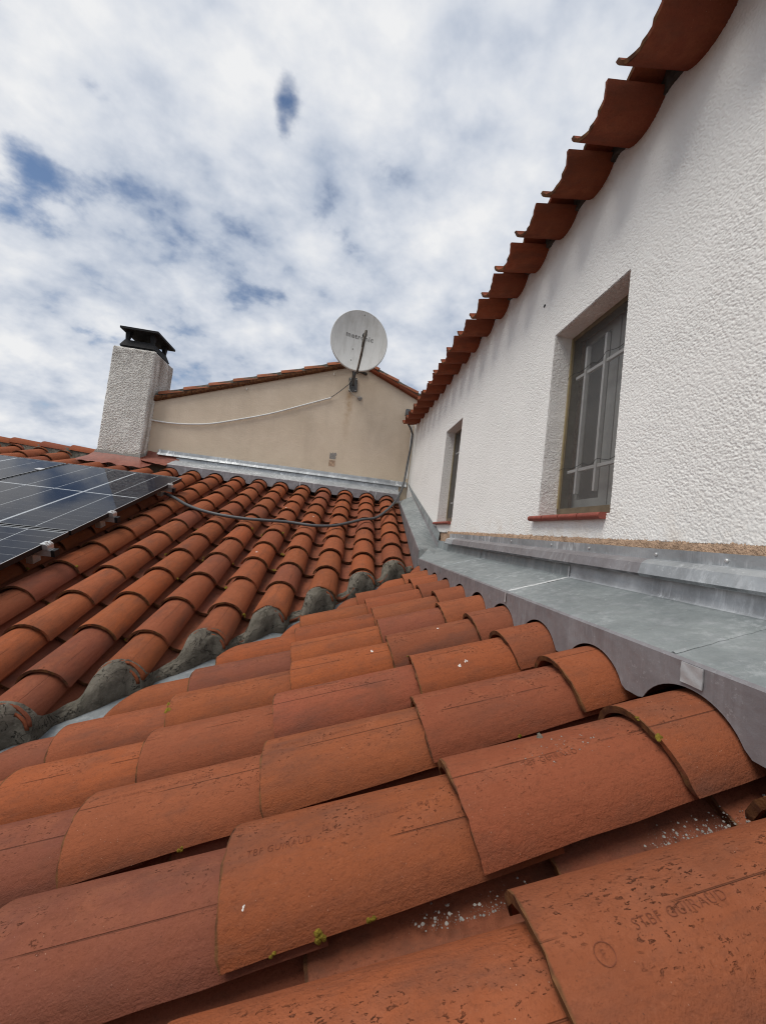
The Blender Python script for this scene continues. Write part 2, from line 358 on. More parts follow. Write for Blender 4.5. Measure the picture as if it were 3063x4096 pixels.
# ------------------------------------------------------------------ object helpers
WLOC = {}
def link(o, parent=None, M=None):
    COL.objects.link(o)
    base = WLOC.get(parent.name, Vector((0, 0, 0))) if parent else Vector((0, 0, 0))
    if parent: o.parent = parent
    M = M or Matrix.Identity(4)
    o.matrix_basis = Matrix.Translation(-base) @ M
    WLOC[o.name] = Vector((0, 0, 0)) if not parent else Vector((0, 0, 0))
    return o
def thing(name, label, cat, loc, group=None, kind=None):
    o = bpy.data.objects.new(name, None); o.empty_display_size = .1; COL.objects.link(o); o.location = loc
    WLOC[o.name] = Vector(loc); o['label'] = label; o['category'] = cat
    if group: o['group'] = group
    if kind: o['kind'] = kind
    return o
def tag(o, label=None, cat=None, group=None, kind=None):
    for k, v in (('label', label), ('category', cat), ('group', group), ('kind', kind)):
        if v: o[k] = v
    return o
def mesh(verts, faces, mat, name='m', smooth=False, angle=35):
    me = bpy.data.meshes.new(name); me.from_pydata([tuple(v) for v in verts], [], faces)
    if len(faces) > 1:
        bm = bmesh.new(); bm.from_mesh(me); bmesh.ops.recalc_face_normals(bm, faces=bm.faces); bm.to_mesh(me); bm.free()
    if mat: me.materials.append(MAT[mat])
    if smooth:
        me.shade_smooth(); me.set_sharp_from_angle(angle=R(angle))
    me.update(); return me
def add(name, verts, faces, mat, parent=None, smooth=False, M=None, angle=35):
    return paint(link(bpy.data.objects.new(name, mesh(verts, faces, mat, name, smooth, angle)), parent, M))
CRND = random.Random(77)
def paint(o, col=None):      # every tile carries its own clay colour
    m = o.data.materials[0].name if o.data.materials else ''
    if m in PALETTE:
        P = PALETTE[m]; c = col or CRND.choice(P); q = [sum(z[i] for z in P) / len(P) for i in range(3)]; c = [a * .68 + b * .32 for a, b in zip(c, q)]; v = 1.0 if col else CRND.uniform(.90, 1.12)
        o.color = (c[0] * v, c[1] * v * CRND.uniform(.97, 1.03), c[2] * v * CRND.uniform(.94, 1.06), 1)
    return o
def addm(name, me, parent=None, M=None):
    return paint(link(bpy.data.objects.new(name, me), parent, M))
def sub(name, me, parent):          # a sub-part whose mesh is in its parent's own space
    o = bpy.data.objects.new(name, me); COL.objects.link(o); o.parent = parent; WLOC[o.name] = Vector((0, 0, 0)); return o
class MB:
    def __init__(s): s.v = []; s.f = []
    def poly(s, *pts):
        i = len(s.v); s.v += [Vector(p) for p in pts]; s.f.append(tuple(range(i, i + len(pts)))); return s
    def hexa(s, p):       # 8 points: bottom ring 0-3, top ring 4-7
        i = len(s.v); s.v += [Vector(q) for q in p]
        for f in ((0, 3, 2, 1), (4, 5, 6, 7), (0, 1, 5, 4), (1, 2, 6, 5), (2, 3, 7, 6), (3, 0, 4, 7)): s.f.append(tuple(i + a for a in f))
        return s
    def box(s, x0, x1, y0, y1, z0, z1):
        return s.hexa([(x0, y0, z0), (x1, y0, z0), (x1, y1, z0), (x0, y1, z0), (x0, y0, z1), (x1, y0, z1), (x1, y1, z1), (x0, y1, z1)])
    def prism(s, ring, d):   # ring of points extruded by vector d
        d = Vector(d); n = len(ring); i = len(s.v); s.v += [Vector(p) for p in ring] + [Vector(p) + d for p in ring]
        s.f.append(tuple(range(i + n - 1, i - 1, -1))); s.f.append(tuple(range(i + n, i + 2 * n)))
        for a in range(n): b = (a + 1) % n; s.f.append((i + a, i + b, i + n + b, i + n + a))
        return s
    def tube(s, pts, r, n=10, cap=True):
        pts = [Vector(p) for p in pts]; rs = r if isinstance(r, (list, tuple)) else [r] * len(pts)
        up = Vector((0, 0, 1)); i0 = len(s.v)
        t0 = (pts[1] - pts[0]).normalized()
        u = t0.cross(up if abs(t0.z) < .9 else Vector((1, 0, 0))).normalized()
        for k, p in enumerate(pts):
            t = (pts[min(k + 1, len(pts) - 1)] - pts[max(k - 1, 0)]).normalized()
            u = (u - t * u.dot(t)).normalized(); w = t.cross(u)
            for j in range(n):
                a = 2 * math.pi * j / n; s.v.append(p + (u * math.cos(a) + w * math.sin(a)) * rs[k])
        for k in range(len(pts) - 1):
            for j in range(n):
                a = i0 + k * n + j; b = i0 + k * n + (j + 1) % n; s.f.append((a, b, b + n, a + n))
        if cap: s.f.append(tuple(i0 + j for j in range(n - 1, -1, -1))); s.f.append(tuple(i0 + (len(pts) - 1) * n + j for j in range(n)))
        return s
    def strip(s, rows):   # grid from rows of points
        i = len(s.v); n = len(rows[0])
        for r in rows: s.v += [Vector(p) for p in r]
        for a in range(len(rows) - 1):
            for b in range(n - 1): q = i + a * n + b; s.f.append((q, q + 1, q + n + 1, q + n))
        return s
    def slab(s, rows, off):   # a sheet with thickness: grid of points and the same grid moved by off
        off = Vector(off); i = len(s.v); n = len(rows[0]); m = len(rows)
        s.strip(rows); j = len(s.v)
        for r in rows: s.v += [Vector(p) + off for p in r]
        for a in range(m - 1):
            for b in range(n - 1): q = j + a * n + b; s.f.append((q, q + n, q + n + 1, q + 1))
        rim = [b for b in range(n)] + [a * n + n - 1 for a in range(1, m)] + [(m - 1) * n + b for b in range(n - 2, -1, -1)] + [a * n for a in range(m - 2, 0, -1)]
        for a in range(len(rim)):
            b = (a + 1) % len(rim); s.f.append((i + rim[a], j + rim[a], j + rim[b], i + rim[b]))
        return s
    def to(s, name, mat, parent=None, smooth=False, angle=35, M=None):
        return add(name, s.v, s.f, mat, parent, smooth, M, angle)
def bez(pts, n=8):      # smooth curve through points (Catmull-Rom)
    P = [Vector(p) for p in pts]; P = [P[0] * 2 - P[1]] + P + [P[-1] * 2 - P[-2]]; out = []
    for i in range(1, len(P) - 2):
        for k in range(n):
            t = k / n; a, b, c, d = P[i - 1:i + 3]
            out.append(.5 * ((2 * b) + (c - a) * t + (2 * a - 5 * b + 4 * c - d) * t * t + (3 * b - a - 3 * c + d) * t ** 3))
    out.append(P[-2]); return out

# ------------------------------------------------------------------ clay tiles
TT = R(78)
def surf(x, t, L, a0, a1, H0, H1, drop):
    f = x / L; a = a0 + (a1 - a0) * f; H = H0 + (H1 - H0) * f
    return a * math.sin(t) / math.sin(TT), drop * f - H * (1 - math.cos(t)) / (1 - math.cos(TT))
def tile_mesh(kind, seed, L=.5, a0=.110, a1=.093, H0=.084, H1=.072, th=.0125, nseg=18, nlen=6, mat='tile', rough=1.0):
    """cover: crest of the lip at the origin, +x up the slope. pan: lowest outer point of the lip at the origin, open side up."""
    rnd = random.Random(seed); V = []; F = []
    drop = (-.036 if kind == 'cover' else -.038) * L / .5
    sgn = 1 if kind == 'cover' else -1
    wig = [rnd.uniform(-1, 1) * .0022 * rough for _ in range(nseg + 1)]; wig2 = [rnd.uniform(-1, 1) * .0015 * rough for _ in range(nseg + 1)]
    lean = rnd.uniform(-.004, .004) * rough
    sid = [[rnd.uniform(-1, 1) * .0016 * rough for _ in range(nlen + 1)] for _ in range(2)]
    n = nseg + 1
    for layer in (0, 1):
        d = th * layer
        for i in range(nlen + 1):
            x = L * i / nlen
            for j in range(n):
                t = -TT + 2 * TT * j / nseg
                y, z = surf(x, t, L, a0 - d, a1 - d, H0 - d, H1 - d, 0)
                z -= d
                z = (z * sgn) + drop * x / L * (1 if kind == 'cover' else 1)
                xx = x
                if i == 0: xx += wig[j] + (wig2[j] * layer) + lean * math.sin(t)
                if j in (0, nseg): z += sgn * sid[0 if j == 0 else 1][i]
                V.append((xx, y, z))
    o = (nlen + 1) * n
    for i in range(nlen):
        for j in range(nseg):
            q = i * n + j; F.append((q, q + 1, q + n + 1, q + n)); F.append((o + q, o + q + n, o + q + n + 1, o + q + 1))
    for j in range(nseg):
        F.append((j, o + j, o + j + 1, j + 1)); q = nlen * n + j; F.append((q, q + 1, o + q + 1, o + q))
    for i in range(nlen):
        q = i * n; F.append((q, q + n, o + q + n, o + q)); q = i * n + nseg; F.append((q, o + q, o + q + n, q + n))
    if kind == 'pan':   # lift so that the lowest outer point of the lip is the origin
        pass
    return mesh(V, F, mat, kind, True, 40)
def variants(kind, k, **kw): return [tile_mesh(kind, 100 * k + i, **kw) for i in range(k)]
COVER = variants('cover', 8)
PANS = variants('pan', 5, a0=.088, a1=.102, H0=.064, H1=.070, th=.018, mat='pan', nseg=12, nlen=3)
COVER_FAR = variants('cover', 5, nseg=14, nlen=3, a0=.107, a1=.090)
CAPS = [tile_mesh('cover', 900 + i, L=.26, a0=.110, a1=.101, H0=.084, H1=.078, nlen=3) for i in range(4)]
CAPS_FAR = [tile_mesh('cover', 950 + i, L=.30, a0=.110, a1=.101, H0=.084, H1=.078, nlen=3, nseg=14) for i in range(4)]
def frame(o, ux, nz):
    ux = Vector(ux).normalized(); nz = Vector(nz); nz = (nz - ux * nz.dot(ux)).normalized(); uy = nz.cross(ux)
    M = Matrix.Identity(4)
    for i in range(3): M[i][0] = ux[i]; M[i][1] = uy[i]; M[i][2] = nz[i]; M[i][3] = o[i]
    return M
def cut(o_mesh, M, planes):
    """world-space copy of a mesh cut away on the positive side of each plane (point, normal); returned in the tile's own space"""
    bm = bmesh.new(); bm.from_mesh(o_mesh); Mi = M.inverted(); hit = False
    for p, nrm in planes:
        lp = Mi @ Vector(p); ln = (Mi.to_3x3() @ Vector(nrm)).normalized()
        ds = [(v.co - lp).dot(ln) for v in bm.verts]
        if not ds or min(ds) >= 0: bm.free(); return None
        if max(ds) <= 0: continue
        hit = True
        r = bmesh.ops.bisect_plane(bm, geom=bm.verts[:] + bm.edges[:] + bm.faces[:], plane_co=lp, plane_no=ln, clear_outer=True)
        ed = [e for e in r['geom_cut'] if isinstance(e, bmesh.types.BMEdge)]
        if ed: bmesh.ops.holes_fill(bm, edges=ed, sides=0)
    if not hit: bm.free(); return o_mesh
    me = o_mesh.copy(); bm.to_mesh(me); bm.free(); return me

# roof planes (through the crests of the cover tiles)
SB = R(20.5); SA = R(19.3)
X1, ZB = .678, -.220
UB = Vector((math.cos(SB), 0, math.sin(SB))); NB = Vector((-math.sin(SB), 0, math.cos(SB)))
UA = Vector((0, math.cos(SA), math.sin(SA))); NA = Vector((0, -math.sin(SA), math.cos(SA)))
YA, ZA = 5.40, .540
CB = NB.dot(Vector((X1, 0, ZB))); CA = NA.dot(Vector((0, YA, ZA)))
def zB(X): return ZB - (X1 - X) * math.tan(SB)
def zA(Y): return ZA - (YA - Y) * math.tan(SA)
def arch(dx, a, H):
    if abs(dx) >= a: return -H
    s = dx / a * math.sin(TT); return -H * (1 - math.sqrt(1 - s * s)) / (1 - math.cos(TT))
PAN_W = -.160         # lowest outer point of a pan below the crest plane
# ground far below
g = MB().box(-400, 400, -400, 400, -ZOFF - .3, -ZOFF).to('ground', 'ground'); tag(g, kind='structure')

# ---- near roof slope
nearroof = thing('tiled_roof', 'near terracotta canal tile roof slope falling left from the zinc ledge', 'roof', (-1.0, .9, -1.1))
# boards under the tiles, down to the valley
def valleyX(Y): return (Y - 2.506) / 1.07
W0 = -.184
def Bp(X, Y, w=0.0): return Vector((X, Y, zB(X))) + NB * w
def Ap(X, Y, w=0.0): return Vector((X, Y, zA(Y))) + NA * w
bd = MB().slab([[Bp(valleyX(-.2), -.2, W0), Bp(1.1, -.2, W0)], [Bp(valleyX(1.5), 1.5, W0), Bp(1.1, 1.5, W0)], [Bp(valleyX(3.3), 3.3, W0), Bp(1.1, 3.3, W0)]], (0, 0, -.03))
bd.slab([[Bp(-2.6, -1.6, W0), Bp(1.1, -1.6, W0)], [Bp(valleyX(-.2), -.2, W0), Bp(1.1, -.2, W0)]], (0, 0, -.03))
bd.to('roof_board', 'deck', nearroof)
CUTB_N = Vector((-.97, 1, 0)).normalized(); CUTB_P = Vector((0, 2.42, 0))
ROWB = {k: .654 + .27 * (k - 1) for k in range(-5, 11)}
LIPS = {0: [.58, .245, -.125, -.478], 1: [.556, .233, -.112], 2: [.563, .228, -.108, -.468], 3: [.543, .268, -.127, -.46], 4: [.535, .228, -.111, -.504], 5: [.489, .221, -.141, -.528],
        6: [.534, .219, -.152], 7: [.505, .202], 8: [.510], 9: [.50]}
rnd = random.Random(5)
TILEOBJ = {}
def place(name, me, M, parent, planes=None):
    if planes:
        me = cut(me, M, planes)
        if me is None: return None
    return addm(name, me, parent, M)
for k, Y in ROWB.items():
    lips = list(LIPS.get(k, [.56 + rnd.uniform(-.02, .02)]))
    while lips[-1] > -2.6: lips.append(lips[-1] - .345 + rnd.uniform(-.012, .012))
    lips = [x for x in lips if x * .97 + 2.42 > Y - .5]
    if k < -2: lips = [x for x in lips if x > -1.2]
    for i, X in enumerate(lips):
        Yj = Y + rnd.uniform(-.004, .004); o = Bp(X, Yj, rnd.uniform(-.003, .001))
        yaw = rnd.uniform(-.010, .010); rl = rnd.uniform(-.02, .02)
        ux = UB + Vector((0, yaw, 0)); nz = NB + Vector((0, rl, 0))
        M = frame(o, ux, nz)
        if i == 0: me = CAPS[rnd.randrange(4)]
        else: me = COVER[rnd.randrange(8)]
        t = place('cover_tile', me, M, nearroof, [(CUTB_P, CUTB_N)])
        if t: TILEOBJ[(k, i)] = t
    # pans lie half a pitch nearer than the row
    Yp = Y - .135
    lp = [X - .17 for X in ([.56, .215, -.13, -.475, -.82, -1.165, -1.51, -1.855, -2.2])]
    lp = [.47] + [x for x in lp]
    if k == 1: lp = [.60, .338, -.02, -.37, -.72, -1.07]
    if k == 0: lp = [.56, .30, .02, -.36, -.72, -1.07]
    for X in lp:
        if X * .97 + 2.42 < Yp - .5 or (k < -2 and X < -1.2): continue
        o = Bp(X + rnd.uniform(-.01, .01), Yp + rnd.uniform(-.004, .004), PAN_W + rnd.uniform(-.003, .003))
        M = frame(o, UB + Vector((0, rnd.uniform(-.01, .01), 0)), NB)
        t = place('pan_tile', PANS[rnd.randrange(5)], M, nearroof, [(CUTB_P, CUTB_N), (Vector((.90, 0, 0)), Vector((1, 0, 0)))])
        if t: TILEOBJ[('pan', k, round(X, 2))] = t

PLUM, ORNG, PINK, BRWN = (0.150, 0.060, 0.047), (0.300, 0.085, 0.032), (0.255, 0.078, 0.046), (0.215, 0.067, 0.031)
for key, c_ in (((1, 3), PLUM), ((2, 4), PLUM), ((1, 2), (0.235, 0.073, 0.032)), ((1, 1), (0.222, 0.067, 0.032)), ((1, 0), (0.240, 0.070, 0.030)), ((0, 1), BRWN), ((0, 2), ORNG), ((2, 1), (0.205, 0.064, 0.033)),
                ((2, 2), (0.265, 0.085, 0.038)), ((2, 3), (0.262, 0.083, 0.040)), ((3, 2), PINK), ((3, 1), (0.275, 0.080, 0.032)), ((5, 3), PLUM), ((2, 0), (0.275, 0.078, 0.030))):
    if key in TILEOBJ: paint(TILEOBJ[key], c_)
# ---- far roof slope with the ridge
farroof = thing('tiled_roof', 'far terracotta tile roof slope under the solar panels, rising to the beige gable', 'roof', (-1.5, 4.0, -.3))
ad = MB().slab([[Ap(-6.5, 5.72, W0), Ap(1.0, 5.72, W0)], [Ap(-6.5, 3.5, W0), Ap(valleyX(3.5), 3.5, W0)], [Ap(-6.5, 2.2, W0), Ap(valleyX(2.2), 2.2, W0)], [Ap(-6.5, -.2, W0), Ap(valleyX(-.2), -.2, W0)]], (0, 0, -.03))
ad.to('roof_board', 'deck', farroof)
XROW = [.632, .347, .040, -.262, -.548, -.850, -1.140, -1.430, -1.722, -2.014, -2.306, -2.598, -2.89, -3.18, -3.47, -3.76, -4.05, -4.34, -4.63, -4.92]
def skew(X): return max(0.0, .055 * (X + 1.2) / 1.83)
def rowx(X0, Y): return X0 - skew(X0) * (YA - Y)
CUTA_N = Vector((.99, -1, 0)).normalized(); CUTA_P = Vector((0, 2.735, 0))
def yend(X0):        # a cover row stops square where its crest meets the valley line
    Y = 3.0
    for _ in range(6): Y = 2.755 + .99 * rowx(X0, Y)
    return Y
CHIM = (-3.33, -2.78, 5.53, 6.10)
def blocked(X, Y): return CHIM[0] - .28 < X < CHIM[1] + .42 and Y > 5.0
for r, X0 in enumerate(XROW):
    top = 5.55 if X0 < -2.5 else 5.25
    n0 = 0; Y = top + rnd.uniform(-.02, .02); i = 0
    lim = 4.0 if X0 < -2.7 else -.3
    while Y > lim and rowx(X0, Y) * .99 + 2.735 < Y + .5:
        x = rowx(X0, Y)
        if not blocked(x, Y):
            o = Ap(x + rnd.uniform(-.005, .005), Y, rnd.uniform(-.004, .001))
            M = frame(o, UA + Vector((skew(X0) + rnd.uniform(-.012, .012), 0, 0)), NA + Vector((rnd.uniform(-.02, .02), 0, 0)))
            me = CAPS_FAR[rnd.randrange(4)] if i == 0 else COVER_FAR[rnd.randrange(5)]
            t = place('cover_tile', me, M, farroof, [(Vector((rowx(X0, yend(X0)), yend(X0), 0)), Vector((.06, -1, 0)).normalized())])
            if t: TILEOBJ[('A', r, i)] = t
        Y -= .318 + rnd.uniform(-.014, .014); i += 1
PX = [.787] + [(a + b) / 2 for a, b in zip(XROW[:-1], XROW[1:])]
for r, X0 in enumerate(PX):
    Y = (5.62 if X0 < -2.5 else 5.36) + rnd.uniform(-.03, .03)
    lim = 4.2 if X0 < -2.7 else -.3
    s = skew(X0) if r else .052
    while Y > lim and (X0 - s * (YA - Y)) * .99 + 2.735 < Y + .5:
        x = X0 - s * (YA - Y)
        if not blocked(x, Y):
            M = frame(Ap(x + rnd.uniform(-.004, .004), Y, PAN_W + rnd.uniform(-.003, .003)), UA + Vector((s, 0, 0)), NA)
            pl = [(CUTA_P + Vector((0, .015, 0)), CUTA_N), (Vector((0, 5.64, 0)), Vector((0, 1, 0)))]
            t = place('pan_tile', PANS[rnd.randrange(5)], M, farroof, pl)
            if t: TILEOBJ[('Ap', r, round(Y, 1))] = t
        Y -= .322 + rnd.uniform(-.012, .012)
# ridge tiles left of the chimney
ridge_mesh = [tile_mesh('cover', 700 + i, L=.46, a0=.118, a1=.100, H0=.085, H1=.075, nseg=14, nlen=3, mat='tile') for i in range(3)]
zr = .700
for i in range(7):
    X = -3.34 - .37 * (i + 1)
    M = frame((X, 5.70, zr + rnd.uniform(-.004, .004)), (1, rnd.uniform(-.02, .02), 0), (0, 0, 1))
    addm('ridge_tile', ridge_mesh[i % 3], farroof, M)
mo = []
for i in range(70):
    X = -3.32 - i * .045
    mo.append([Vector((X, 5.585 + .014 * noise.noise((X * 9, 1, 0)), zA(5.585) - .10)), Vector((X, 5.60 + .012 * noise.noise((X * 14, 2, 0)), zA(5.6) - .01)), Vector((X, 5.62, zr - .055))])
MB().slab(mo, (0, .06, 0)).to('ridge_mortar', 'mortar', farroof, True)
# back slope behind the ridge
MB().slab([[(-6.5, 5.70, zr - .10), (CHIM[0] + .05, 5.70, zr - .10)], [(-6.5, 8.5, zr - 1.05), (CHIM[0] + .05, 8.5, zr - 1.05)]], (0, 0, -.05)).to('back_slope', 'pan', farroof)

# ---- valley: zinc gutter sheet and mortar
vg = MB()
va, vb = [], []
for i in range(12):
    Y = -.4 + i * .34; X = valleyX(Y)
    va.append((Ap(X - .33, Y + .12, W0 + .012), Ap(X, Y, W0 + .012) + Vector((0, 0, .004)))); 
    vb.append((Bp(X, Y, W0 + .012) + Vector((0, 0, .004)), Bp(X + .26, Y - .10, W0 + .030)))
vg.slab([list(p) for p in va], (0, 0, -.003)); vg.slab([list(p) for p in vb], (0, 0, -.003))
o = vg.to('valley_gutter', 'zinc_valley'); tag(o, 'grey zinc valley gutter showing in slivers beside the mortar between both roof slopes', 'gutter')
def arch_(dx, a, H):
    if abs(dx) >= a: return -H
    s = dx / a * math.sin(TT); return -H * (1 - math.sqrt(1 - s * s)) / (1 - math.cos(TT))
def mortar():
    rows = []; NX = 620; NS = 16
    ends = [(X0, yend(X0)) for X0 in XROW]
    for i in range(NX + 1):
        X = .705 - 2.9 * i / NX
        Yd = 2.735 + .995 * X + .010 * noise.noise((X * 5.3, 5, 0)) + .004 * noise.noise((X * 22, 5, 0))
        h = PAN_W + .030 + .012 * noise.noise((X * 8, 1, 1)); yt = .040 + .022 * noise.noise((X * 15, 3, 0)); m = 0.0
        for X0, Ye in ends:
            d = X - rowx(X0, Ye)
            if abs(d) < .125:
                m = min(1.0, max(0.0, (.118 - abs(d)) / .02)); m = m * m * (3 - 2 * m)
                hc = (arch(d, .106, .082) - .006) if abs(d) < .106 else -.09
                h = h + (hc - h) * m; yt = yt + (Ye + .006 - Yd - yt) * m
        yb = min(-.040 - .012 * m, yt - .045)
        row = []
        for q in range(NS):
            f = q / (NS - 1)
            Y = Yd + yt + (yb - yt) * f + .004 * noise.noise((X * 13, f * 2, 4)) * (q > 0)
            base = PAN_W + .006
            hh = base + (h - base) * (.42 * (1 - f) + .58 * max(0.0, 1 - f ** 2.6))
            if q == NS - 1: hh = base - .020
            if q > 0: hh += .008 * noise.noise((X * 19, f * 5, 1)) + .0045 * noise.noise((X * 60, f * 14, 2)) + .003 * noise.noise((X * 140, f * 30, 3))
            else: hh -= .006
            row.append(Ap(X, Y, hh))
        rows.append(row)
    m = MB(); m.strip(rows); o = m.to('valley_mortar', 'mortar', None, True, 75)
    return tag(o, 'dark grey cement mortar humps closing the tile ends along the roof valley', 'mortar')
mortar()

# ------------------------------------------------------------------ zinc flashing, near roof and white wall
XW = .95
nz = thing('zinc_flashing', 'wide grey zinc ledge with scalloped apron between near tiles and white wall', 'flashing', (.8, 1.4, -.3))
XBk, ZBk, ZF = .930, -.088, -.168
def scallop(Y):     # lower edge of the apron: arched over every tile row
    best = -.283
    for k, y in ROWB.items():
        d = abs(Y - y)
        if d < .112: best = max(best, -.2215 + .006 * abs(noise.noise((k * 3.7, 1, 1))) + arch(Y - y - .004 * noise.noise((k * 1.7, 5, 1)), .112, .080))
    return best
SEAMS = [-1.6, -.15, .70, 1.445, 2.41, 3.10]
for a, b in zip(SEAMS[:-1], SEAMS[1:]):
    n = int((b - a) / .012); rows = []
    for i in range(n + 1):
        Y = a + (b - a) * i / n; w = .0025 * noise.noise((Y * 2.3, 7, 0)); w2 = .003 * noise.noise((Y * 3.1, 17, 0))
        rows.append([(X1 + w, Y, scallop(Y)), (X1 + w, Y, -.205), (X1 - .001 + w, Y, ZF - .006), (X1 + .004 + w, Y, ZF), (.76, Y, ZF + (ZBk - ZF) * .33 + w2), (.85, Y, ZF + (ZBk - ZF) * .68 - w2), (XBk - .004, Y, ZBk), (XBk + .001, Y, ZBk + .006), (XBk + .006, Y, -.02)])
    r1 = [r[:4] for r in rows]; r2 = [r[3:7] for r in rows]; r3 = [r[6:] for r in rows]
    MB().slab(r1, (.0016, 0, -.0004)).to('apron', 'zinc_dark', nz, True, 25)
    MB().slab(r2, (0, 0, -.0016)).to('ledge_sheet', 'zinc', nz, True, 25)
    MB().slab(r3, (.0016, 0, 0)).to('upstand', 'zinc_white' if b < 1.5 else 'zinc', nz, True, 25)
for s in SEAMS[2:5]:
    sm = 'solder' if abs(s - 1.445) < .01 else 'zinc'
    rows = []
    for j in range(40):
        f = j / 39; X = X1 + .004 + (XBk - X1 - .006) * f
        wv = .003 * noise.noise((f * 14, s * 9, 0)); wd = .0045 + .003 * abs(noise.noise((f * 25, s, 3)))
        z = ZF + (ZBk - ZF) * f + .004
        rows.append([(X, s - wd + wv, z - .003), (X, s + wv, z + .0006), (X, s + wd + wv, z - .003)])
    MB().strip(rows).to('solder_seam', sm, nz, True, 60)
    if s < 1: continue
    rows = [[(X1 - .001 - .0035, s - .005 - .003 * abs(noise.noise((j, s, 1))), ZF - .004 - .0022 * j), (X1 - .0055, s, ZF - .004 - .0022 * j), (X1 - .0045, s + .005 + .003 * abs(noise.noise((j, s, 5))), ZF - .004 - .0022 * j)] for j in range(18)]
    MB().strip(rows).to('solder_seam', sm, nz, True, 60)
    rows = [[(XBk - .004, s - .004, ZBk + .004 * j), (XBk - .006, s, ZBk + .004 * j), (XBk - .004, s + .005, ZBk + .004 * j)] for j in range(12)]
    MB().strip(rows).to('solder_seam', sm, nz, True, 60)
# soldered repair patch over the nearest arch
rows = []
for j in range(9):
    rows.append([(X1 - .004 - .0006 * math.sin(q * .6 + j), .628 + .0055 * q + .0015 * noise.noise((q, j, 3)), -.175 - .0046 * j + .0015 * noise.noise((q, j, 9))) for q in range(9)])
MB().slab(rows, (.0022, 0, 0)).to('solder_patch', 'solder', nz, True, 20)
# cap strip (bent cover flashing) in two lengths, and the wall plate with screws above it
def capstrip(a, b, dx):
    rows = []; n = 24
    for i in range(n + 1):
        Y = a + (b - a) * i / n; f = (Y + .3) / 3.4
        zt = .002 + .018 * f; zb = -.040 + .012 * f; w = .002 * noise.noise((Y * 2, 3, 8))
        rows.append([(XW - .004, Y, zt + .010), (XW - .022 - dx, Y, zt + .006), (XW - .040 - dx + w, Y, zt - .006), (XW - .050 - dx + w, Y, zb + .007), (XW - .043 - dx + w, Y, zb), (XW - .026, Y, zb + .002)])
    MB().slab(rows, (.0012, 0, -.0012)).to('cap_strip', 'zinc_dark' if dx == 0 else 'zinc_light', nz, True, 20)
capstrip(1.02, 2.98, 0); capstrip(-1.6, 1.06, .0025); capstrip(2.975, 3.17, .002)
rows = [[(XW - .0035, -1.6 + 4.8 * i / 30, .004 + .020 * (i / 30)), (XW - .0045, -1.6 + 4.8 * i / 30, .034 + .030 * i / 30 + .0012 * noise.noise((i * .9, 0, 0)))] for i in range(31)]
MB().slab(rows, (.002, 0, 0)).to('wall_plate', 'zinc_light', nz)
def screw(p, d, r, parent, name='screw', mat='alu'):
    d = Vector(d).normalized(); MB().tube([Vector(p), Vector(p) + d * r * .5, Vector(p) + d * r * .8], [r, r * .9, r * .45], 8).to(name, mat, parent, True)
for Y in (.42, .84, 1.05, 1.36, 1.62, 2.02, 2.45, 2.86): screw((XW - .0045, Y, .026 + .007 * Y), (-1, 0, 0), .0055, nz)

# sloping length along the white wall beside the far tiles
sz = thing('zinc_flashing', 'narrow grey zinc ledge sloping down beside the far tiles at the white wall corner', 'flashing', (.8, 4.2, .1))
top_f, bot_f = pX(1597, 2005, .79), pX(1675, 2199, .695)
top_b, bot_b = pX(1648, 1985, .932), pX(1748, 2190, .932)
top_u, bot_u = pX(1629, 1930, .947), pX(1758, 2133, .947)
rows = []
for i in range(25):
    f = i / 24; a = top_f.lerp(bot_f, f); b = top_b.lerp(bot_b, f); u = top_u.lerp(bot_u, f)
    w = .003 * noise.noise((f * 6, 2, 2))
    lo = a + Vector((0, .02, -(.05 + .17 * f)))
    rows.append([lo, a + Vector((-.001, 0, -.006)), a + Vector((.004, 0, w)), a.lerp(b, .5) + Vector((0, 0, -w)), b, b.lerp(u, .45) + Vector((.004, 0, .004)), u])
MB().slab([r[:3] for r in rows], (.0016, 0, -.0005)).to('apron', 'zinc_dark', sz, True, 25)
MB().slab([r[2:5] for r in rows], (0, 0, -.0016)).to('ledge_sheet', 'zinc', sz, True, 25)
MB().slab([r[4:] for r in rows], (.0016, 0, 0)).to('upstand', 'zinc_dark', sz, True, 25)
# strip with lap joints on the upstand
for i in range(4):
    f0, f1 = .02 + i * .25, .02 + i * .25 + .235
    q = []
    for j in range(6):
        f = f0 + (f1 - f0) * j / 5; b = top_b.lerp(bot_b, f); u = top_u.lerp(bot_u, f)
        q.append([b.lerp(u, .42) + Vector((-.006, 0, .002)), u + Vector((-.004, 0, .004))])
    MB().slab(q, (.0025, 0, 0)).to('cap_strip', 'zinc', sz)
# gusset where both lengths meet
kn = bot_f; e0 = Vector((X1, 3.10, ZF)); e1 = Vector((XBk, 3.10, ZBk))
gs = MB().slab([[e0 + Vector((.004, 0, 0)), e0.lerp(e1, .5), e1], [kn + Vector((.003, 0, 0)), kn.lerp(bot_b, .5), bot_b]], (0, 0, -.0016))
gs.slab([[Vector((X1, 3.10, -.283)), e0 + Vector((0, 0, -.002))], [Vector((kn.x, kn.y, -.30)), kn + Vector((-.001, 0, -.004))]], (.0016, 0, 0))
gs.slab([[e1 + Vector((0, 0, 0)), Vector((XBk + .006, 3.10, -.01))], [bot_b, bot_b.lerp(bot_u, .5)]], (.0016, 0, 0))
gs.to('corner_gusset', 'zinc', sz)
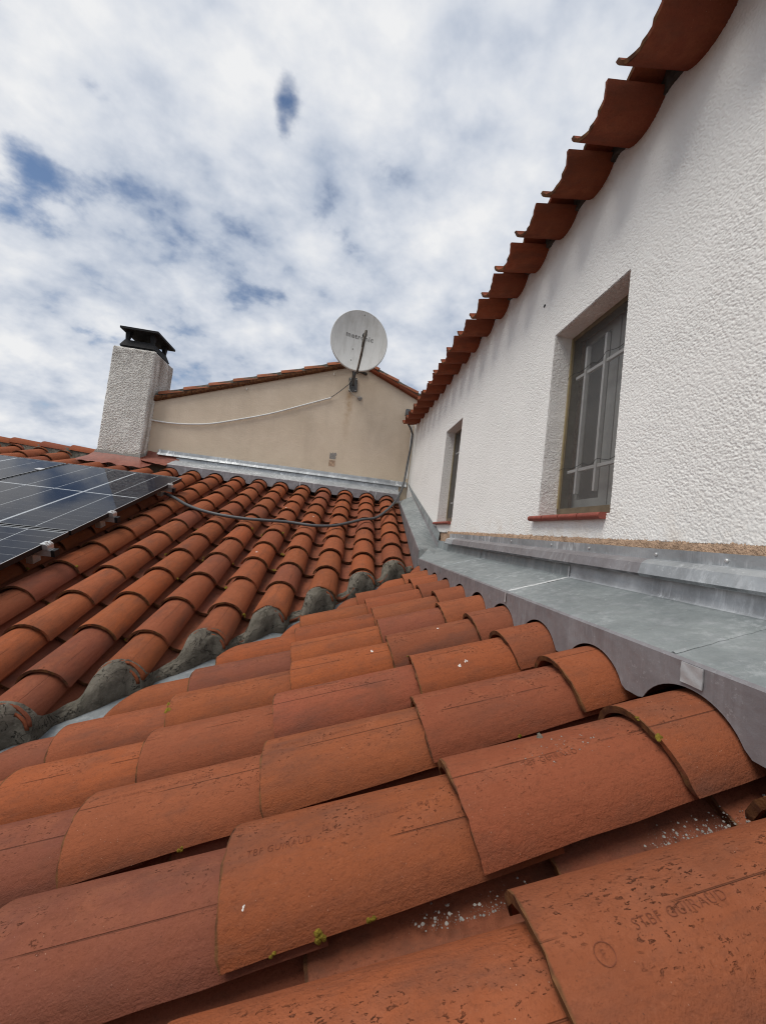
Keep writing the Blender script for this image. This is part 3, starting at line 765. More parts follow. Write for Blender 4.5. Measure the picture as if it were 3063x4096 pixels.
# ------------------------------------------------------------------ zinc flashing along the beige gable
YB = 5.70
bz = thing('zinc_flashing', 'grey zinc flashing with scalloped apron along the foot of the beige gable wall', 'flashing', (-.8, 5.5, .5))
def scal2(X):
    best = .452
    for x in XROW:
        d = abs(X - x)
        if d < .111: best = max(best, .541 + arch(d, .111, .080))
    return best
rows = []
for i in range(260):
    X = -2.36 + (3.17) * i / 259; w = .003 * noise.noise((X * 2.5, 1, 6)); zt = .583 - .010 * (X + 2.4) / 3.2
    rows.append([(X, YA + w, min(scal2(X), zt - .012)), (X, YA - .001 + w, zt - .006), (X, YA + .004 + w, zt), (X, 5.53, zt + .05 + w), (X, 5.655, zt + .092), (X, 5.665, .715)])
MB().slab([r[:3] for r in rows], (0, .0016, 0)).to('apron', 'zinc_dark', bz, True, 25)
MB().slab([r[2:5] for r in rows], (0, 0, -.0016)).to('ledge_sheet', 'zinc_light', bz, True, 25)
MB().slab([r[4:] for r in rows], (0, .0016, 0)).to('upstand', 'zinc_light', bz, True, 25)
for a, b in ((-2.62, -.62), (-.63, .93)):
    rows = []
    for i in range(20):
        X = a + (b - a) * i / 19; k = .003 if a < -1 else 0
        rows.append([(X, 5.655 - k, .716), (X, 5.647 - k, .722), (X, 5.664 - k, .752), (X, 5.672 - k, .757), (X, 5.680 - k, .795), (X, 5.697, .803)])
    MB().slab(rows, (0, .0015, 0)).to('cap_strip', 'zinc_light', bz, True, 20)
for X in (-.60, .46): MB().slab([[(X - .006, YA - .004, .47), (X - .004, YA - .004, .572)], [(X + .006, YA - .004, .47), (X + .006, YA - .004, .572)]], (0, .002, 0)).to('solder_seam', 'solder', bz)
for X in (-.25, .04, .35, .63): MB().slab([[(X - .02, YA - .0035, .552), (X - .018, YA - .0035, .570)], [(X + .02, YA - .0035, .552), (X + .014, YA - .0035, .573)]], (0, .001, 0)).to('solder_patch', 'zinc_light', bz)

# ------------------------------------------------------------------ white house: wall, windows, eave
wh = thing('white_house', 'white stucco house wall with two windows under a terracotta eave', 'house', (1.6, 2.0, -1.5))
W1, W2 = (1.272, 1.772), (3.21, 3.712)
WZ = (.168, 1.082)
def blobs(y, z, fr=250.0):
    a = noise.noise((y * fr, z * fr * 1.15, 3.3)); b = noise.noise((y * fr * 2.2, z * fr * 2.4, 9.1)); c = noise.noise((y * 6, z * 6, 1.7))
    t = min(1, max(0, (a + .36 + .40 * b) / .50)); t = t * t * (3 - 2 * t)
    return t * (.75 + .25 * min(1, max(0, .5 - c * 1.6)))
def stucco_wall():
    ys = [-2.0, -1.5, -1.0, -.5, -.2]; y = 0.0
    while y < 5.68: ys.append(y); y += .0026 * max(.95, y * .85)
    ys.append(5.695)
    zs = [.070 + .0025 * i for i in range(int((1.745 - .070) / .0025) + 1)]
    def snap(L, v):
        i = min(range(len(L)), key=lambda q: abs(L[q] - v)); L[i] = v
    for v in (*W1, *W2): snap(ys, v)
    for v in WZ: snap(zs, v)
    bot = lambda y: .0 + .0045 * max(0, y) + .006 * noise.noise((y * 13, 0, 0)) + .003 * noise.noise((y * 40, 3, 0))
    V = []; F = []; nz_ = len(zs)
    for y in ys:
        for j, z in enumerate(zs):
            d = .0023 * blobs(y, z) if y > -.3 else .002
            V.append((XW + .003 - d, y, z + (bot(y) if j == 0 else 0)))
    ins = lambda y0, y1, z0, z1: any(a - 1e-6 <= y0 and y1 <= b + 1e-6 and z0 >= WZ[0] - 1e-6 and z1 <= WZ[1] + 1e-6 for a, b in (W1, W2))
    for i in range(len(ys) - 1):
        for j in range(nz_ - 1):
            if not ins(ys[i], ys[i + 1], zs[j], zs[j + 1]):
                q = i * nz_ + j; F.append((q, q + nz_, q + nz_ + 1, q + 1))
    me = bpy.data.meshes.new('wall'); me.from_pydata(V, [], F); me.materials.append(MAT['stucco_d']); me.shade_smooth(); me.update()
    o = link(bpy.data.objects.new('wall', me), wh)
    # body of the wall behind the render
    m = MB(); x0, x1 = XW + .010, XW + .26
    m.box(x0, x1, -2, 5.69, -1.5, WZ[0] - .03); m.box(x0, x1, -2, 5.69, WZ[1] + .001, 1.73)
    for a, b in ((-2, W1[0] - .001), (W1[1] + .001, W2[0] - .001), (W2[1] + .001, 5.69)): m.box(x0, x1, a, b, WZ[0] - .03, WZ[1] + .001)
    m.to('wall_core', 'plaster', wh)
MAT['stucco_d'] = None
def mk_sd():
    k = NT('white_stucco_render'); co = k.coord(); lg = k.noise(co, 3, 4); f = k.noise(co, 160, 4, .6)
    c = k.mix(k.rng(lg, .3, .7), (0.775, 0.77, 0.74), (0.82, 0.815, 0.785))
    z = k.sep(co)[2]
    # grey drip stains under the eave tiles
    st = k.noise(k.coord((1, 5.0, .55)), 1.0, 4, .6)
    eave = k.math('MULTIPLY', k.rng(z, 1.35, 1.68, 0, 1), k.rng(st, .45, .68, 0, .22), True)
    c = k.mix(eave, c, (0.42, 0.385, 0.36))
    low = k.math('MULTIPLY', k.rng(z, .22, .05, 0, 1), k.rng(k.noise(co, 12, 4), .48, .68, 0, .5), True)
    c = k.mix(low, c, (0.62, 0.54, 0.44))
    return k.fin(c, .93, k.bump(f, .0016, 1.0), spec=.15)
MAT['stucco_d'] = mk_sd()
stucco_wall()
# band of bare plaster showing above the flashing
rows = []
for i in range(160):
    y = -.3 + 3.6 * i / 159
    rows.append([(XW + .004, y, .03), (XW - .0005 - .002 * abs(noise.noise((y * 50, 1, 1))), y, .040 + .0036 * max(0, y)), (XW - .001 - .003 * abs(noise.noise((y * 60, 8, 1))), y, .062 + .004 * max(0, y) + .006 * noise.noise((y * 21, 4, 1))), (XW + .006, y, .082 + .004 * max(0, y) + .006 * noise.noise((y * 21, 4, 1)))])
MB().slab(rows, (.008, 0, 0)).to('bare_plaster', 'plaster', wh, True, 30)
screw((XW - .002, 1.913, 1.319), (1, 0, 0), .009, wh, 'wall_hole', 'black_cable')
XF = 1.043
def window(a, b, lab, detail):
    fr = MB(); z0, z1 = WZ
    # frame: four members
    t, dp = .026, .04
    fr.box(XF, XF + dp, a, a + t, z0 + .012, z1); fr.box(XF, XF + dp, b - t, b, z0 + .012, z1)
    fr.box(XF, XF + dp, a + t, b - t, z1 - t, z1); fr.box(XF - .004, XF + dp, a + t, b - t, z0 + .012, z0 + .012 + .036)
    w = fr.to('window', 'bronze', wh); w['label'] = lab
    MB().box(XF - .005, XF + .004, b - .013, b - .006, z0 + .05, z1 - .012).to('bead', 'gold', w)
    MB().box(XF - .004, XF + .004, a + .006, a + .012, z0 + .05, z1 - .012).to('bead', 'gold', w)
    MB().poly((XF + .003, a + t, z0 + .048), (XF + .003, a + t, z1 - t), (XF + .003, b - t, z1 - t), (XF + .003, b - t, z0 + .048)).to('pane', 'screen', w)
    rv = MB()
    rv.box(XW + .004, XF + .05, b - .003, b + .006, z0, z1); rv.box(XW + .004, XF + .05, a - .006, a + .003, z0, z1); rv.box(XW + .004, XF + .05, a + .003, b - .003, z1 - .003, z1 + .006)
    rv.to('reveal', 'reveal', w)
    # inner casements and dim room
    mid = a + (b - a) * .50; xi = XF + .075
    for q, (c0, c1) in enumerate(((a - .02, mid - .004), (mid + .004, b + .02))):
        cm = MB(); s = .055
        cm.box(xi, xi + .03, c0, c0 + s, z0 + .03, z1 + .02); cm.box(xi, xi + .03, c1 - s, c1, z0 + .03, z1 + .02)
        cm.box(xi, xi + .03, c0 + s, c1 - s, z0 + .03, z0 + .03 + s * 1.3); cm.box(xi, xi + .03, c0 + s, c1 - s, z1 + .02 - s, z1 + .02)
        cm.to('casement', 'inner', w)
        MB().box(xi + .012, xi + .016, c0 + s, c1 - s, z0 + .03 + s * 1.3, z1 + .02 - s).to('curtain', 'room', w)
    MB().box(XF + .12, XF + .125, a - .05, b + .05, z0 - .02, z1 + .05).to('room_back', 'room', w)
    if detail:
        c3 = lambda x, y: pX(2100 + x * .4975, 1050 + y * .4975, XF + .008)
        for p, q in (((500, 680), (395, 1860)), ((655, 565), (545, 1835))):
            P, Q = c3(*p), c3(*q); y = (P.y + Q.y) / 2
            MB().box(XF + .006, XF + .022, y - .0065, y + .0065, Q.z, P.z).to('bar', 'white_pvc', w)
        for p, q in (((400, 940), (785, 690)), ((330, 1690), (715, 1590))):
            P, Q = c3(*p), c3(*q); z = (P.z + Q.z) / 2
            MB().box(XF + .012, XF + .026, a + .03, P.y, z - .007, z + .007).to('bar', 'white_pvc', w)
            zz = z + .012
            pts = [(XF - .006 - .006 * math.sin(i * .9), b - .0 - (b - a) * i / 14, zz + .012 * math.sin(i * 1.7) * .5 + .004 * math.sin(i * 4.1)) for i in range(15)]
            MB().tube(bez(pts, 4), .0011, 5).to('wire', 'black_cable', w)
    else:
        for y in (a + .17, a + .33): MB().box(XF + .006, XF + .022, y - .0065, y + .0065, z0 + .16, z1 - .16).to('bar', 'white_pvc', w)
        for z in (z0 + .2, z1 - .22): MB().box(XF + .012, XF + .026, a + .03, b - .05, z - .007, z + .007).to('bar', 'white_pvc', w)
    # tiled sill
    sl = MB().box(XW + .004, XF + .03, a - .0, b + .0, z0 - .045, z0 - .004).to('window_sill', 'reveal', wh)
    n = 4; L_ = (b + .045 - a - .015) / n
    for i in range(n):
        y0 = a + .015 + i * L_ + .003; y1 = y0 + L_ - .006
        ring = []
        for j in range(9):
            an = -math.pi / 2 - math.pi * j / 8; ring.append((XW - .018 + .0125 * math.cos(an), y0, z0 - .0105 + .0125 * math.sin(an)))
        ring += [(XF + .01, y0, z0 + .008), (XF + .01, y0, z0 - .019)]
        MB().prism(ring, (0, y1 - y0, 0)).to('sill_tile', 'sill', sl, True, 30)
    MB().box(XW - .014, XW + .03, a + .02, b + .04, z0 - .0185, z0 - .004).to('sill_joint', 'crumb', sl)
window(*W1, 'large near window with white bars behind a grey screen', True)
window(*W2, 'narrow-looking far window near the wall corner', False)
# eave: pans below, covers above
SE = R(14.3); UE = Vector((math.cos(SE), 0, math.sin(SE))); NE = Vector((-math.sin(SE), 0, math.cos(SE)))
EP = [tile_mesh('pan', 500 + i, L=.46, a0=.100, a1=.108, H0=.074, H1=.076, nseg=16, nlen=2, mat='eave', rough=1.5) for i in range(4)]
EC = [tile_mesh('cover', 560 + i, L=.46, a0=.105, a1=.094, H0=.080, H1=.072, nseg=12, nlen=2, mat='eave', rough=1.5) for i in range(4)]
XE = .745; YT = 1.106; SP = .2525
for k in range(-5, 18):
    yc = YT + SP * k - .100
    if yc > 5.55: break
    o = Vector((XE + rnd.uniform(-.008, .008), yc + rnd.uniform(-.004, .004), 1.640 - .074))
    addm('eave_pan_tile', EP[rnd.randrange(4)], wh, frame(o + Vector((rnd.uniform(-.010, .010), 0, rnd.uniform(-.005, .005))), UE + Vector((0, rnd.uniform(-.035, .035), rnd.uniform(-.02, .02))), NE + Vector((0, rnd.uniform(-.07, .04), 0))))
    o = Vector((XE + .070 + rnd.uniform(-.012, .012), yc + SP / 2 + rnd.uniform(-.005, .005), 1.640 + .066))
    addm('eave_cover_tile', EC[rnd.randrange(4)], wh, frame(o, UE + Vector((0, rnd.uniform(-.02, .02), 0)), NE))
    # mortar plug in the gap between two pans, above the wall
    y = yc + SP / 2; rows = []
    for i in range(7):
        yy = y - .055 + .110 * i / 6; b = 1.655 + rnd.uniform(-.008, .008)
        rows.append([(XW - .012 + rnd.uniform(-.010, .010), yy, b), (XW - .02 + rnd.uniform(-.008, .008), yy, 1.74 - .035 * abs(i - 3) / 3)])
    MB().slab(rows, (.06, 0, 0)).to('eave_mortar', 'gap', wh, True)
rows = [[(XW - .012, -2, 1.745), (XW - .012, 5.69, 1.745)], [(3.2, -2, 2.33), (3.2, 5.69, 2.33)]]
MB().slab(rows, (0, 0, .03)).to('eave_board', 'deck', wh)

# ------------------------------------------------------------------ beige gable house
bh = thing('beige_house', 'beige rendered gable wall of the neighbouring house with tiled verge', 'house', (-.9, 5.85, -1.0))
AP = (0.02, 2.475); LF = (-3.05, 1.385); RT = (1.25, 1.965)
MB().prism([(LF[0], YB, -1.0), (RT[0], YB, -1.0), (RT[0], YB, RT[1]), (AP[0], YB, AP[1]), (LF[0], YB, LF[1])], (0, .25, 0)).to('wall', 'beige', bh)
def verge(p0, p1, n, mats):
    p0 = Vector((p0[0], 0, p0[1])); p1 = Vector((p1[0], 0, p1[1])); d = (p1 - p0); Ln = d.length; d.normalize(); up = Vector((-d.z, 0, d.x));
    if up.z < 0: up = -up
    st = Ln / n
    for i in range(n):
        a = p0 + d * (st * i + .003); b = p0 + d * (st * (i + 1) - .003); j = rnd.uniform(-.004, .004)
        # lower band: flat clay slip with a rolled edge
        ring = lambda q: [q + Vector((0, YB + .03, 0)) - up * .012, q + Vector((0, YB - .030 + j, 0)) - up * .012, q + Vector((0, YB - .048 + j, 0)) + up * .004, q + Vector((0, YB - .052 + j, 0)) + up * .036, q + Vector((0, YB + .03, 0)) + up * .046]
        MB().strip([ring(a) + [ring(a)[0]], ring(b) + [ring(b)[0]]]).poly(*ring(a)).poly(*reversed(ring(b))).to('verge_tile', 'eave', bh)
    return p0, d, up, Ln
def verge_top(p0, d, up, Ln, flip):
    # mortar seam and the cover tiles stepping up the slope
    m = MB(); a = p0 + up * .046; b = p0 + d * Ln + up * .046; rows = []
    for i in range(50):
        q = a.lerp(b, i / 49); rows.append([q + Vector((0, YB - .030 + .008 * noise.noise((i * .7, 1, flip)), 0)), q + Vector((0, YB - .022 + .01 * noise.noise((i * .9, 4, flip)), 0)) + up * .045])
    m.slab(rows, (0, .1, 0)); m.to('verge_mortar', 'mortar', bh, True)
    n = int(Ln / .345) + 1
    ux = d if d.z > 0 else -d
    for i in range(n):
        s = .02 + i * .345
        q = (p0 if d.z > 0 else p0 + d * Ln) + ux * s
        if (q - (p0 if d.z > 0 else p0 + d * Ln)).length > Ln - .12: break
        M = frame(q + up * .136 + Vector((0, YB + .062, 0)), ux, up)
        addm('verge_cover_tile', VC[i % 3], bh, M)
VC = [tile_mesh('cover', 800 + i, L=.44, a0=.105, a1=.09, H0=.075, H1=.068, nseg=12, nlen=2, mat='far_tile') for i in range(3)]
v1 = verge(LF, AP, 8, None); verge_top(*v1, 1)
v2 = verge(AP, RT, 4, None); verge_top(*v2, 2)
MB().slab([[(LF[0], YB + .05, LF[1] + .05), (AP[0], YB + .05, AP[1] + .05)], [(LF[0], YB + 5, LF[1] + .05), (AP[0], YB + 5, AP[1] + .05)]], (0, 0, .04)).to('roof_board', 'far_tile', bh)
MB().slab([[(AP[0], YB + .05, AP[1] + .05), (RT[0], YB + .05, RT[1] + .05)], [(AP[0], YB + 5, AP[1] + .05), (RT[0], YB + 5, RT[1] + .05)]], (0, 0, .04)).to('roof_board', 'far_tile', bh)
# rough scar of an old fixing, two old hooks, and a broken hollow at the apex
sc = []
for i in range(8):
    sc.append([])
    for j in range(14):
        x = -.355 + .024 * i; z = .905 + .0158 * j; sc[-1].append((x + .006 * noise.noise((i, j, 1)), YB - .003 - .006 * max(0, noise.noise((i * .8, j * .8, 2)) * (1 if 0 < i < 7 and 0 < j < 13 else 0)), z + .006 * noise.noise((i, j, 7))))
c2 = lambda x, y, Y=YB: pY(600 + x * .7255, 1200 + y * .7255, Y)
o0 = c2(1005, 880)
for i in range(2):
    q = []
    for a in range(6):
        rr = []
        for b in range(7):
            dx = -.045 + .018 * a; dz = -.045 + .015 * b + (.055 if i else -.055)
            rr.append((o0.x + dx + .020 * noise.noise((a * 1.3, b, i)), YB - .0015 - .005 * max(0, noise.noise((a * .9, b * .9, 2 + i))), o0.z + dz + .024 * noise.noise((a, b * 1.1, 7 + i))))
        q.append(rr)
    MB().strip(q).to('wall_scar', 'crumb' if i else 'plaster', bh, True)
for p in ((535, 500), (1015, 415)):
    P = c2(*p); MB().tube([P + Vector((0, .01, .03)), P + Vector((0, -.03, .025)), P + Vector((.004, -.035, -.01))], .007, 6).to('wall_hook', 'beige_cable', bh, True)
MB().tube([Vector((AP[0] - .10, YB - .012, 2.36)), Vector((AP[0] + .02, YB - .014, 2.385)), Vector((AP[0] + .12, YB - .012, 2.34))], [.02, .035, .016], 8).to('wall_hollow', 'gap', bh, True)

# ------------------------------------------------------------------ text helper
def text_mesh(s, size, fn, mat, bold=0.0, space=1.0):
    cu = bpy.data.curves.new('lettering', 'FONT'); cu.body = s; cu.size = size; cu.space_character = space; cu.offset = bold; cu.align_x = 'LEFT'; cu.resolution_u = 3
    o = bpy.data.objects.new('lettering_src', cu); COL.objects.link(o)
    dg = bpy.context.evaluated_depsgraph_get(); me = bpy.data.meshes.new_from_object(o.evaluated_get(dg))
    bpy.data.objects.remove(o); bpy.data.curves.remove(cu)
    bm = bmesh.new(); bm.from_mesh(me)
    bmesh.ops.triangulate(bm, faces=bm.faces)
    bmesh.ops.subdivide_edges(bm, edges=[e for e in bm.edges if e.calc_length() > size * .35], cuts=1)
    xs = [v.co.x for v in bm.verts]; wd = max(xs) if xs else 0
    for v in bm.verts: v.co = Vector(fn(v.co.x, v.co.y, wd))
    bm.to_mesh(me); bm.free(); me.materials.clear(); me.materials.append(MAT[mat]); return me

# ------------------------------------------------------------------ satellite dish
DC = pY(1437, 1361, 5.22)
dish = thing('satellite_dish', 'round grey-white satellite dish on a bracket at the gable peak', 'satellite dish', (-.05, 5.5, 2.05))
tl, yw = R(3.0), R(4.0)
DN = Vector((math.sin(yw) * math.cos(tl), -math.cos(yw) * math.cos(tl), math.sin(tl)))
rollv = R(-1.0)
DU = Vector((math.sin(rollv), 0, math.cos(rollv))); DU = (DU - DN * DU.dot(DN)).normalized(); DR = DU.cross(DN) * 1
DR = DN.cross(DU) * -1
RW, RH = .385, .432
def dpt(a, b, dz=0.0):      # a,b in metres along right/up, dish depth measured from the rim
    rr = (a / RW) ** 2 + (b / RH) ** 2
    return DC + DR * a + DU * b + DN * (-.060 * (1 - rr) + dz)
V = []; F = []; NR, NA_ = 10, 56
V.append(dpt(0, 0))
for i in range(1, NR + 1):
    for j in range(NA_):
        f = i / NR; t = 2 * math.pi * j / NA_; V.append(dpt(RW * f * math.cos(t), RH * f * math.sin(t)))
for j in range(NA_): F.append((0, 1 + j, 1 + (j + 1) % NA_))
for i in range(NR - 1):
    for j in range(NA_): q = 1 + i * NA_ + j; p = 1 + i * NA_ + (j + 1) % NA_; F.append((q, q + NA_, p + NA_, p))
o1 = len(V)
for v in list(V): V.append(v - DN * .006)
k0 = len(F)
for f in list(F[:k0]): F.append(tuple(x + o1 for x in reversed(f)))
me = mesh(V, F, 'dish', 'reflector', True, 60); refl = addm('reflector', me, dish)
rim = [dpt(RW * 1.004 * math.cos(2 * math.pi * j / 56), RH * 1.004 * math.sin(2 * math.pi * j / 56), -.012) for j in range(57)]
rows = []
for j in range(57):
    t = 2 * math.pi * j / 56; e = DR * math.cos(t) + DU * math.sin(t); b = dpt(RW * math.cos(t), RH * math.sin(t))
    rows.append([b + DN * .001, b + e * .008 + DN * .001, b + e * .012 - DN * .006, b + e * .012 - DN * .026, b + e * .004 - DN * .028])
MB().strip(rows).to('rim', 'dish', dish, True, 50)
me = text_mesh('metronic', .098, lambda x, y, w: dpt((x - w / 2) * .385 / w + .004, y + .045 - .085 * (x - w / 2) * .385 / w, .003), 'letter', .0016, 1.15)
addm('lettering', me, dish)
for a, b in ((-.075, -.115), (-.085, -.29), (.035, -.295), (.04, .385)):
    P = dpt(a, b, .0); MB().tube([P, P + DN * .004], .007, 8).to('bolt', 'arm', dish)
foot = dpt(.02, -RH - .005, -.03)
LNB = pY(1462, 1338, 4.80)
elb = pY(1446, 1420, 4.92)
MB().tube([foot + Vector((0, .06, .0)), foot + Vector((0, -.02, -.01)), elb.lerp(foot, .45), elb, LNB], [.013, .013, .012, .012, .015], 8).to('feed_arm', 'arm', dish, True)
dirl = (dpt(0, .02) - LNB).normalized()
MB().tube([LNB - dirl * .02, LNB + dirl * .03, LNB + dirl * .05, LNB + dirl * .085], [.018, .02, .030, .028], 12).to('receiver', 'black', dish, True)
MB().tube([LNB + Vector((.004, -.012, .045)), LNB + Vector((-.004, -.015, -.02)), LNB + Vector((-.016, -.010, -.10)), elb + Vector((-.004, -.01, 0))], [.018, .021, .017, .013], 8).to('receiver_body', 'arm', dish, True)
PL = pY(1412, 1540, YB - .012)
Mp = frame(PL, (1, 0, 0), (0, -1, 0))
MB().box(-.062, .062, -.105, .105, 0, .008).to('wall_plate', 'iron', dish, M=frame(PL, (1, 0, .10), (0, -1, 0)))
for a, b in ((-.045, .085), (.045, .085), (-.045, -.085), (.045, -.085)):
    P = PL + Vector((a, -.010, b)); MB().tube([P, P + Vector((0, -.012, 0))], [.011, .009], 6).to('bolt', 'alu', dish)
MB().tube([PL + Vector((0, -.01, .0)), PL + Vector((0, -.16, .015)), PL + Vector((.003, -.22, .06)), PL + Vector((.01, -.22, .20)), Vector((foot.x - .02, 5.36, foot.z + .25))], .019, 10).to('mast', 'iron', dish, True)
MB().tube([PL + Vector((-.02, -.05, .07)), PL + Vector((-.02, -.20, .16)), foot + Vector((-.03, .09, .02))], .010, 8).to('mast_clamp', 'iron', dish, True)
MB().box(-.05, .05, -.012, .012, -.04, .10).to('dish_clamp', 'iron', dish, M=Matrix.Translation(foot + Vector((-.005, .11, .09))))
cl = bez([LNB + Vector((-.018, -.008, -.10)), elb + Vector((-.016, -.012, 0)), foot + Vector((-.012, -.02, 0)), PL + Vector((.03, -.10, .16)), PL + Vector((.0, -.06, .085)), PL + Vector((-.055, -.03, .03)), PL + Vector((-.045, -.02, -.08)), PL + Vector((.03, -.015, -.15)), PL + Vector((.11, -.01, -.185))], 8)
o = MB().tube(cl, .0055, 6).to('dish_cable', 'beige_cable', None, True); tag(o, 'thin cream cable looping from the satellite dish arm to a blob on the beige wall', 'cable')
P = PL + Vector((.125, -.004, -.19))
rows = [[P + Vector((.034 * math.cos(t) * f * (1 + .2 * noise.noise((t, f, 0))), -.014 * (1 - f * f), .034 * math.sin(t) * f)) for f in (0.01, .4, .75, 1.0)] for t in [2 * math.pi * j / 16 for j in range(17)]]
MB().strip(rows).to('filler_blob', 'crumb', bh, True)
# white tube with a black cable leaving it, along the gable
o = MB().tube(bez([pY(x, y, YB - .02) for x, y in ((540, 1668), (640, 1686), (690, 1693), (760, 1697), (850, 1694), (960, 1677), (1080, 1655), (1200, 1624), (1324, 1591))], 6), .0105, 10).to('cable_conduit', 'white_tube', None, True)
tag(o, 'thin white plastic conduit sagging across the beige gable wall', 'conduit')
o = MB().tube(bez([pY(1318, 1593, YB - .02), pY(1350, 1572, YB - .03), pY(1385, 1545, YB - .03), pY(1400, 1532, YB - .05), PL + Vector((.0, -.14, .10)), foot + Vector((.01, 0, .02))], 6), .0055, 6).to('antenna_cable', 'black_cable', None, True)
tag(o, 'black antenna cable running from the white conduit up to the dish bracket', 'cable')

# ------------------------------------------------------------------ chimney
ch = thing('chimney', 'weathered white stucco chimney with a black cowl and red flashing at its foot', 'chimney', (-3.05, 5.8, .5))
cx0, cx1, cy0, cy1 = CHIM; CZ1 = 2.115
def chim():
    V = []; F = []
    def face(org, du, dv, nrm, nu, nv):
        i0 = len(V); org, du, dv, nrm = map(Vector, (org, du, dv, nrm))
        for a in range(nu + 1):
            for b in range(nv + 1):
                p = org + du * (a / nu) + dv * (b / nv); s = p.x + p.y
                edge = min(a, nu - a) / nu * du.length
                r = .0085 * blobs(s, p.z, 80) + .004 * noise.noise((s * 5, p.z * 5, 2))
                rnd_ = -.012 * max(0, 1 - edge / .022) ** 2 - .018 * max(0, 1 - (CZ1 - p.z) / .03) ** 2
                V.append(p + nrm * (r + rnd_) + (Vector((0, 0, 0)) if True else nrm))
        for a in range(nu):
            for b in range(nv): q = i0 + a * (nv + 1) + b; F.append((q, q + nv + 1, q + nv + 2, q + 1))
    h = CZ1 - .42; w, d = cx1 - cx0, cy1 - cy0
    face((cx0, cy0, .42), (w, 0, 0), (0, 0, h), (0, -1, 0), 130, 380)
    face((cx1, cy0, .42), (0, d, 0), (0, 0, h), (1, 0, 0), 120, 360)
    face((cx1, cy1, .42), (-w, 0, 0), (0, 0, h), (0, 1, 0), 12, 30)
    face((cx0, cy1, .42), (0, -d, 0), (0, 0, h), (-1, 0, 0), 30, 90)
    i = len(V); V.extend([Vector((cx0 + .012, cy0 + .012, CZ1 - .012)), Vector((cx1 - .012, cy0 + .012, CZ1 - .012)), Vector((cx1 - .012, cy1 - .012, CZ1 - .012)), Vector((cx0 + .012, cy1 - .012, CZ1 - .012))]); F.append((i, i + 1, i + 2, i + 3))
    me = bpy.data.meshes.new('stack'); me.from_pydata([tuple(v) for v in V], [], F); me.materials.append(MAT['chimney']); me.shade_smooth(); me.set_sharp_from_angle(angle=R(60)); addm('stack', me, ch)
chim()
# mortar fillet round the foot, following the roof
def footring(e, dz):
    return [Vector((cx0 - e, cy0 - e, zA(cy0 - e) + dz)), Vector((cx1 + e, cy0 - e, zA(cy0 - e) + dz)), Vector((cx1 + e, 5.70, zA(5.70) + dz)), Vector((cx1 + e, cy1, zA(5.7) + dz - .02))]
def dense(r, n=24): return [r[i].lerp(r[i + 1], j / n) for i in range(len(r) - 1) for j in range(n)] + [r[-1]]
ra = [p + Vector((0, 0, .012 * noise.noise(p * 14))) for p in dense(footring(.004, .085))]; rb = [p + Vector((0, 0, .012 * noise.noise(p * 18))) for p in dense(footring(.026, .030))]; rc = dense(footring(.020, -.01))
MB().strip([ra, rb, rc]).to('mortar_fillet', 'crumb', ch, True, 60)
# red painted flashing: skirt and the apron sheet to its right
rows = []
r1 = dense(footring(.018, .05)); r2 = dense(footring(.055, .004)); r3 = dense([Vector((cx0 - .17, cy0 - .20, zA(cy0 - .20) - .035)), Vector((cx1 + .13, cy0 - .22, zA(cy0 - .22) - .03)), Vector((cx1 + .30, 5.60, zA(5.60) + .03)), Vector((cx1 + .30, 5.69, zA(5.69) + .03))])
wv = lambda p, a: p + Vector((0, 0, a * noise.noise(p * 9)))
MB().slab([r1, [wv(p, .01) for p in r2], [wv(p, .03) for p in r3]], (0, 0, -.003)).to('foot_flashing', 'red_flash', ch, True, 50)
q = [[Vector((cx1 + .02, 5.50, zA(5.5) + .022)), Vector((cx1 + .02, 5.66, zA(5.66) + .05)), Vector((cx1 + .02, 5.685, zA(5.66) + .13))], [Vector((cx1 + .42, 5.34, zA(5.34) + .028)), Vector((cx1 + .46, 5.64, zA(5.64) + .045)), Vector((cx1 + .46, 5.685, zA(5.64) + .10))]]
rows = [[q[0][j].lerp(q[1][j], i / 14) + Vector((0, 0, .006 * noise.noise((i * .5, j, 3)))) for j in range(3)] for i in range(15)]
MB().slab(rows, (0, 0, -.003)).to('apron_sheet', 'red_flash', ch, True, 50)
# cowl: base ring, four posts, upper ring and roof plate
cw = MB()
zc = CZ1 - .012
def ringbox(m, e0, z0, e1, z1, t=.03):
    A0 = [(cx0 + e0, cy0 + e0), (cx1 - e0, cy0 + e0), (cx1 - e0, cy1 - e0), (cx0 + e0, cy1 - e0)]; A1 = [(cx0 + e1, cy0 + e1), (cx1 - e1, cy0 + e1), (cx1 - e1, cy1 - e1), (cx0 + e1, cy1 - e1)]
    cxm, cym = (cx0 + cx1) / 2, (cy0 + cy1) / 2
    inn = lambda p: (p[0] + (t if p[0] < cxm else -t), p[1] + (t if p[1] < cym else -t))
    for i in range(4):
        j = (i + 1) % 4
        m.hexa([(*A0[i], z0), (*A0[j], z0), (*inn(A0[j]), z0), (*inn(A0[i]), z0), (*A1[i], z1), (*A1[j], z1), (*inn(A1[j]), z1), (*inn(A1[i]), z1)])
ringbox(cw, .055, zc, .055, zc + .05); 
base = cw.to('cowl', 'black', ch)
m = MB(); ringbox(m, .045, zc + .052, .085, zc + .150); m.to('cowl_ring', 'black', base)
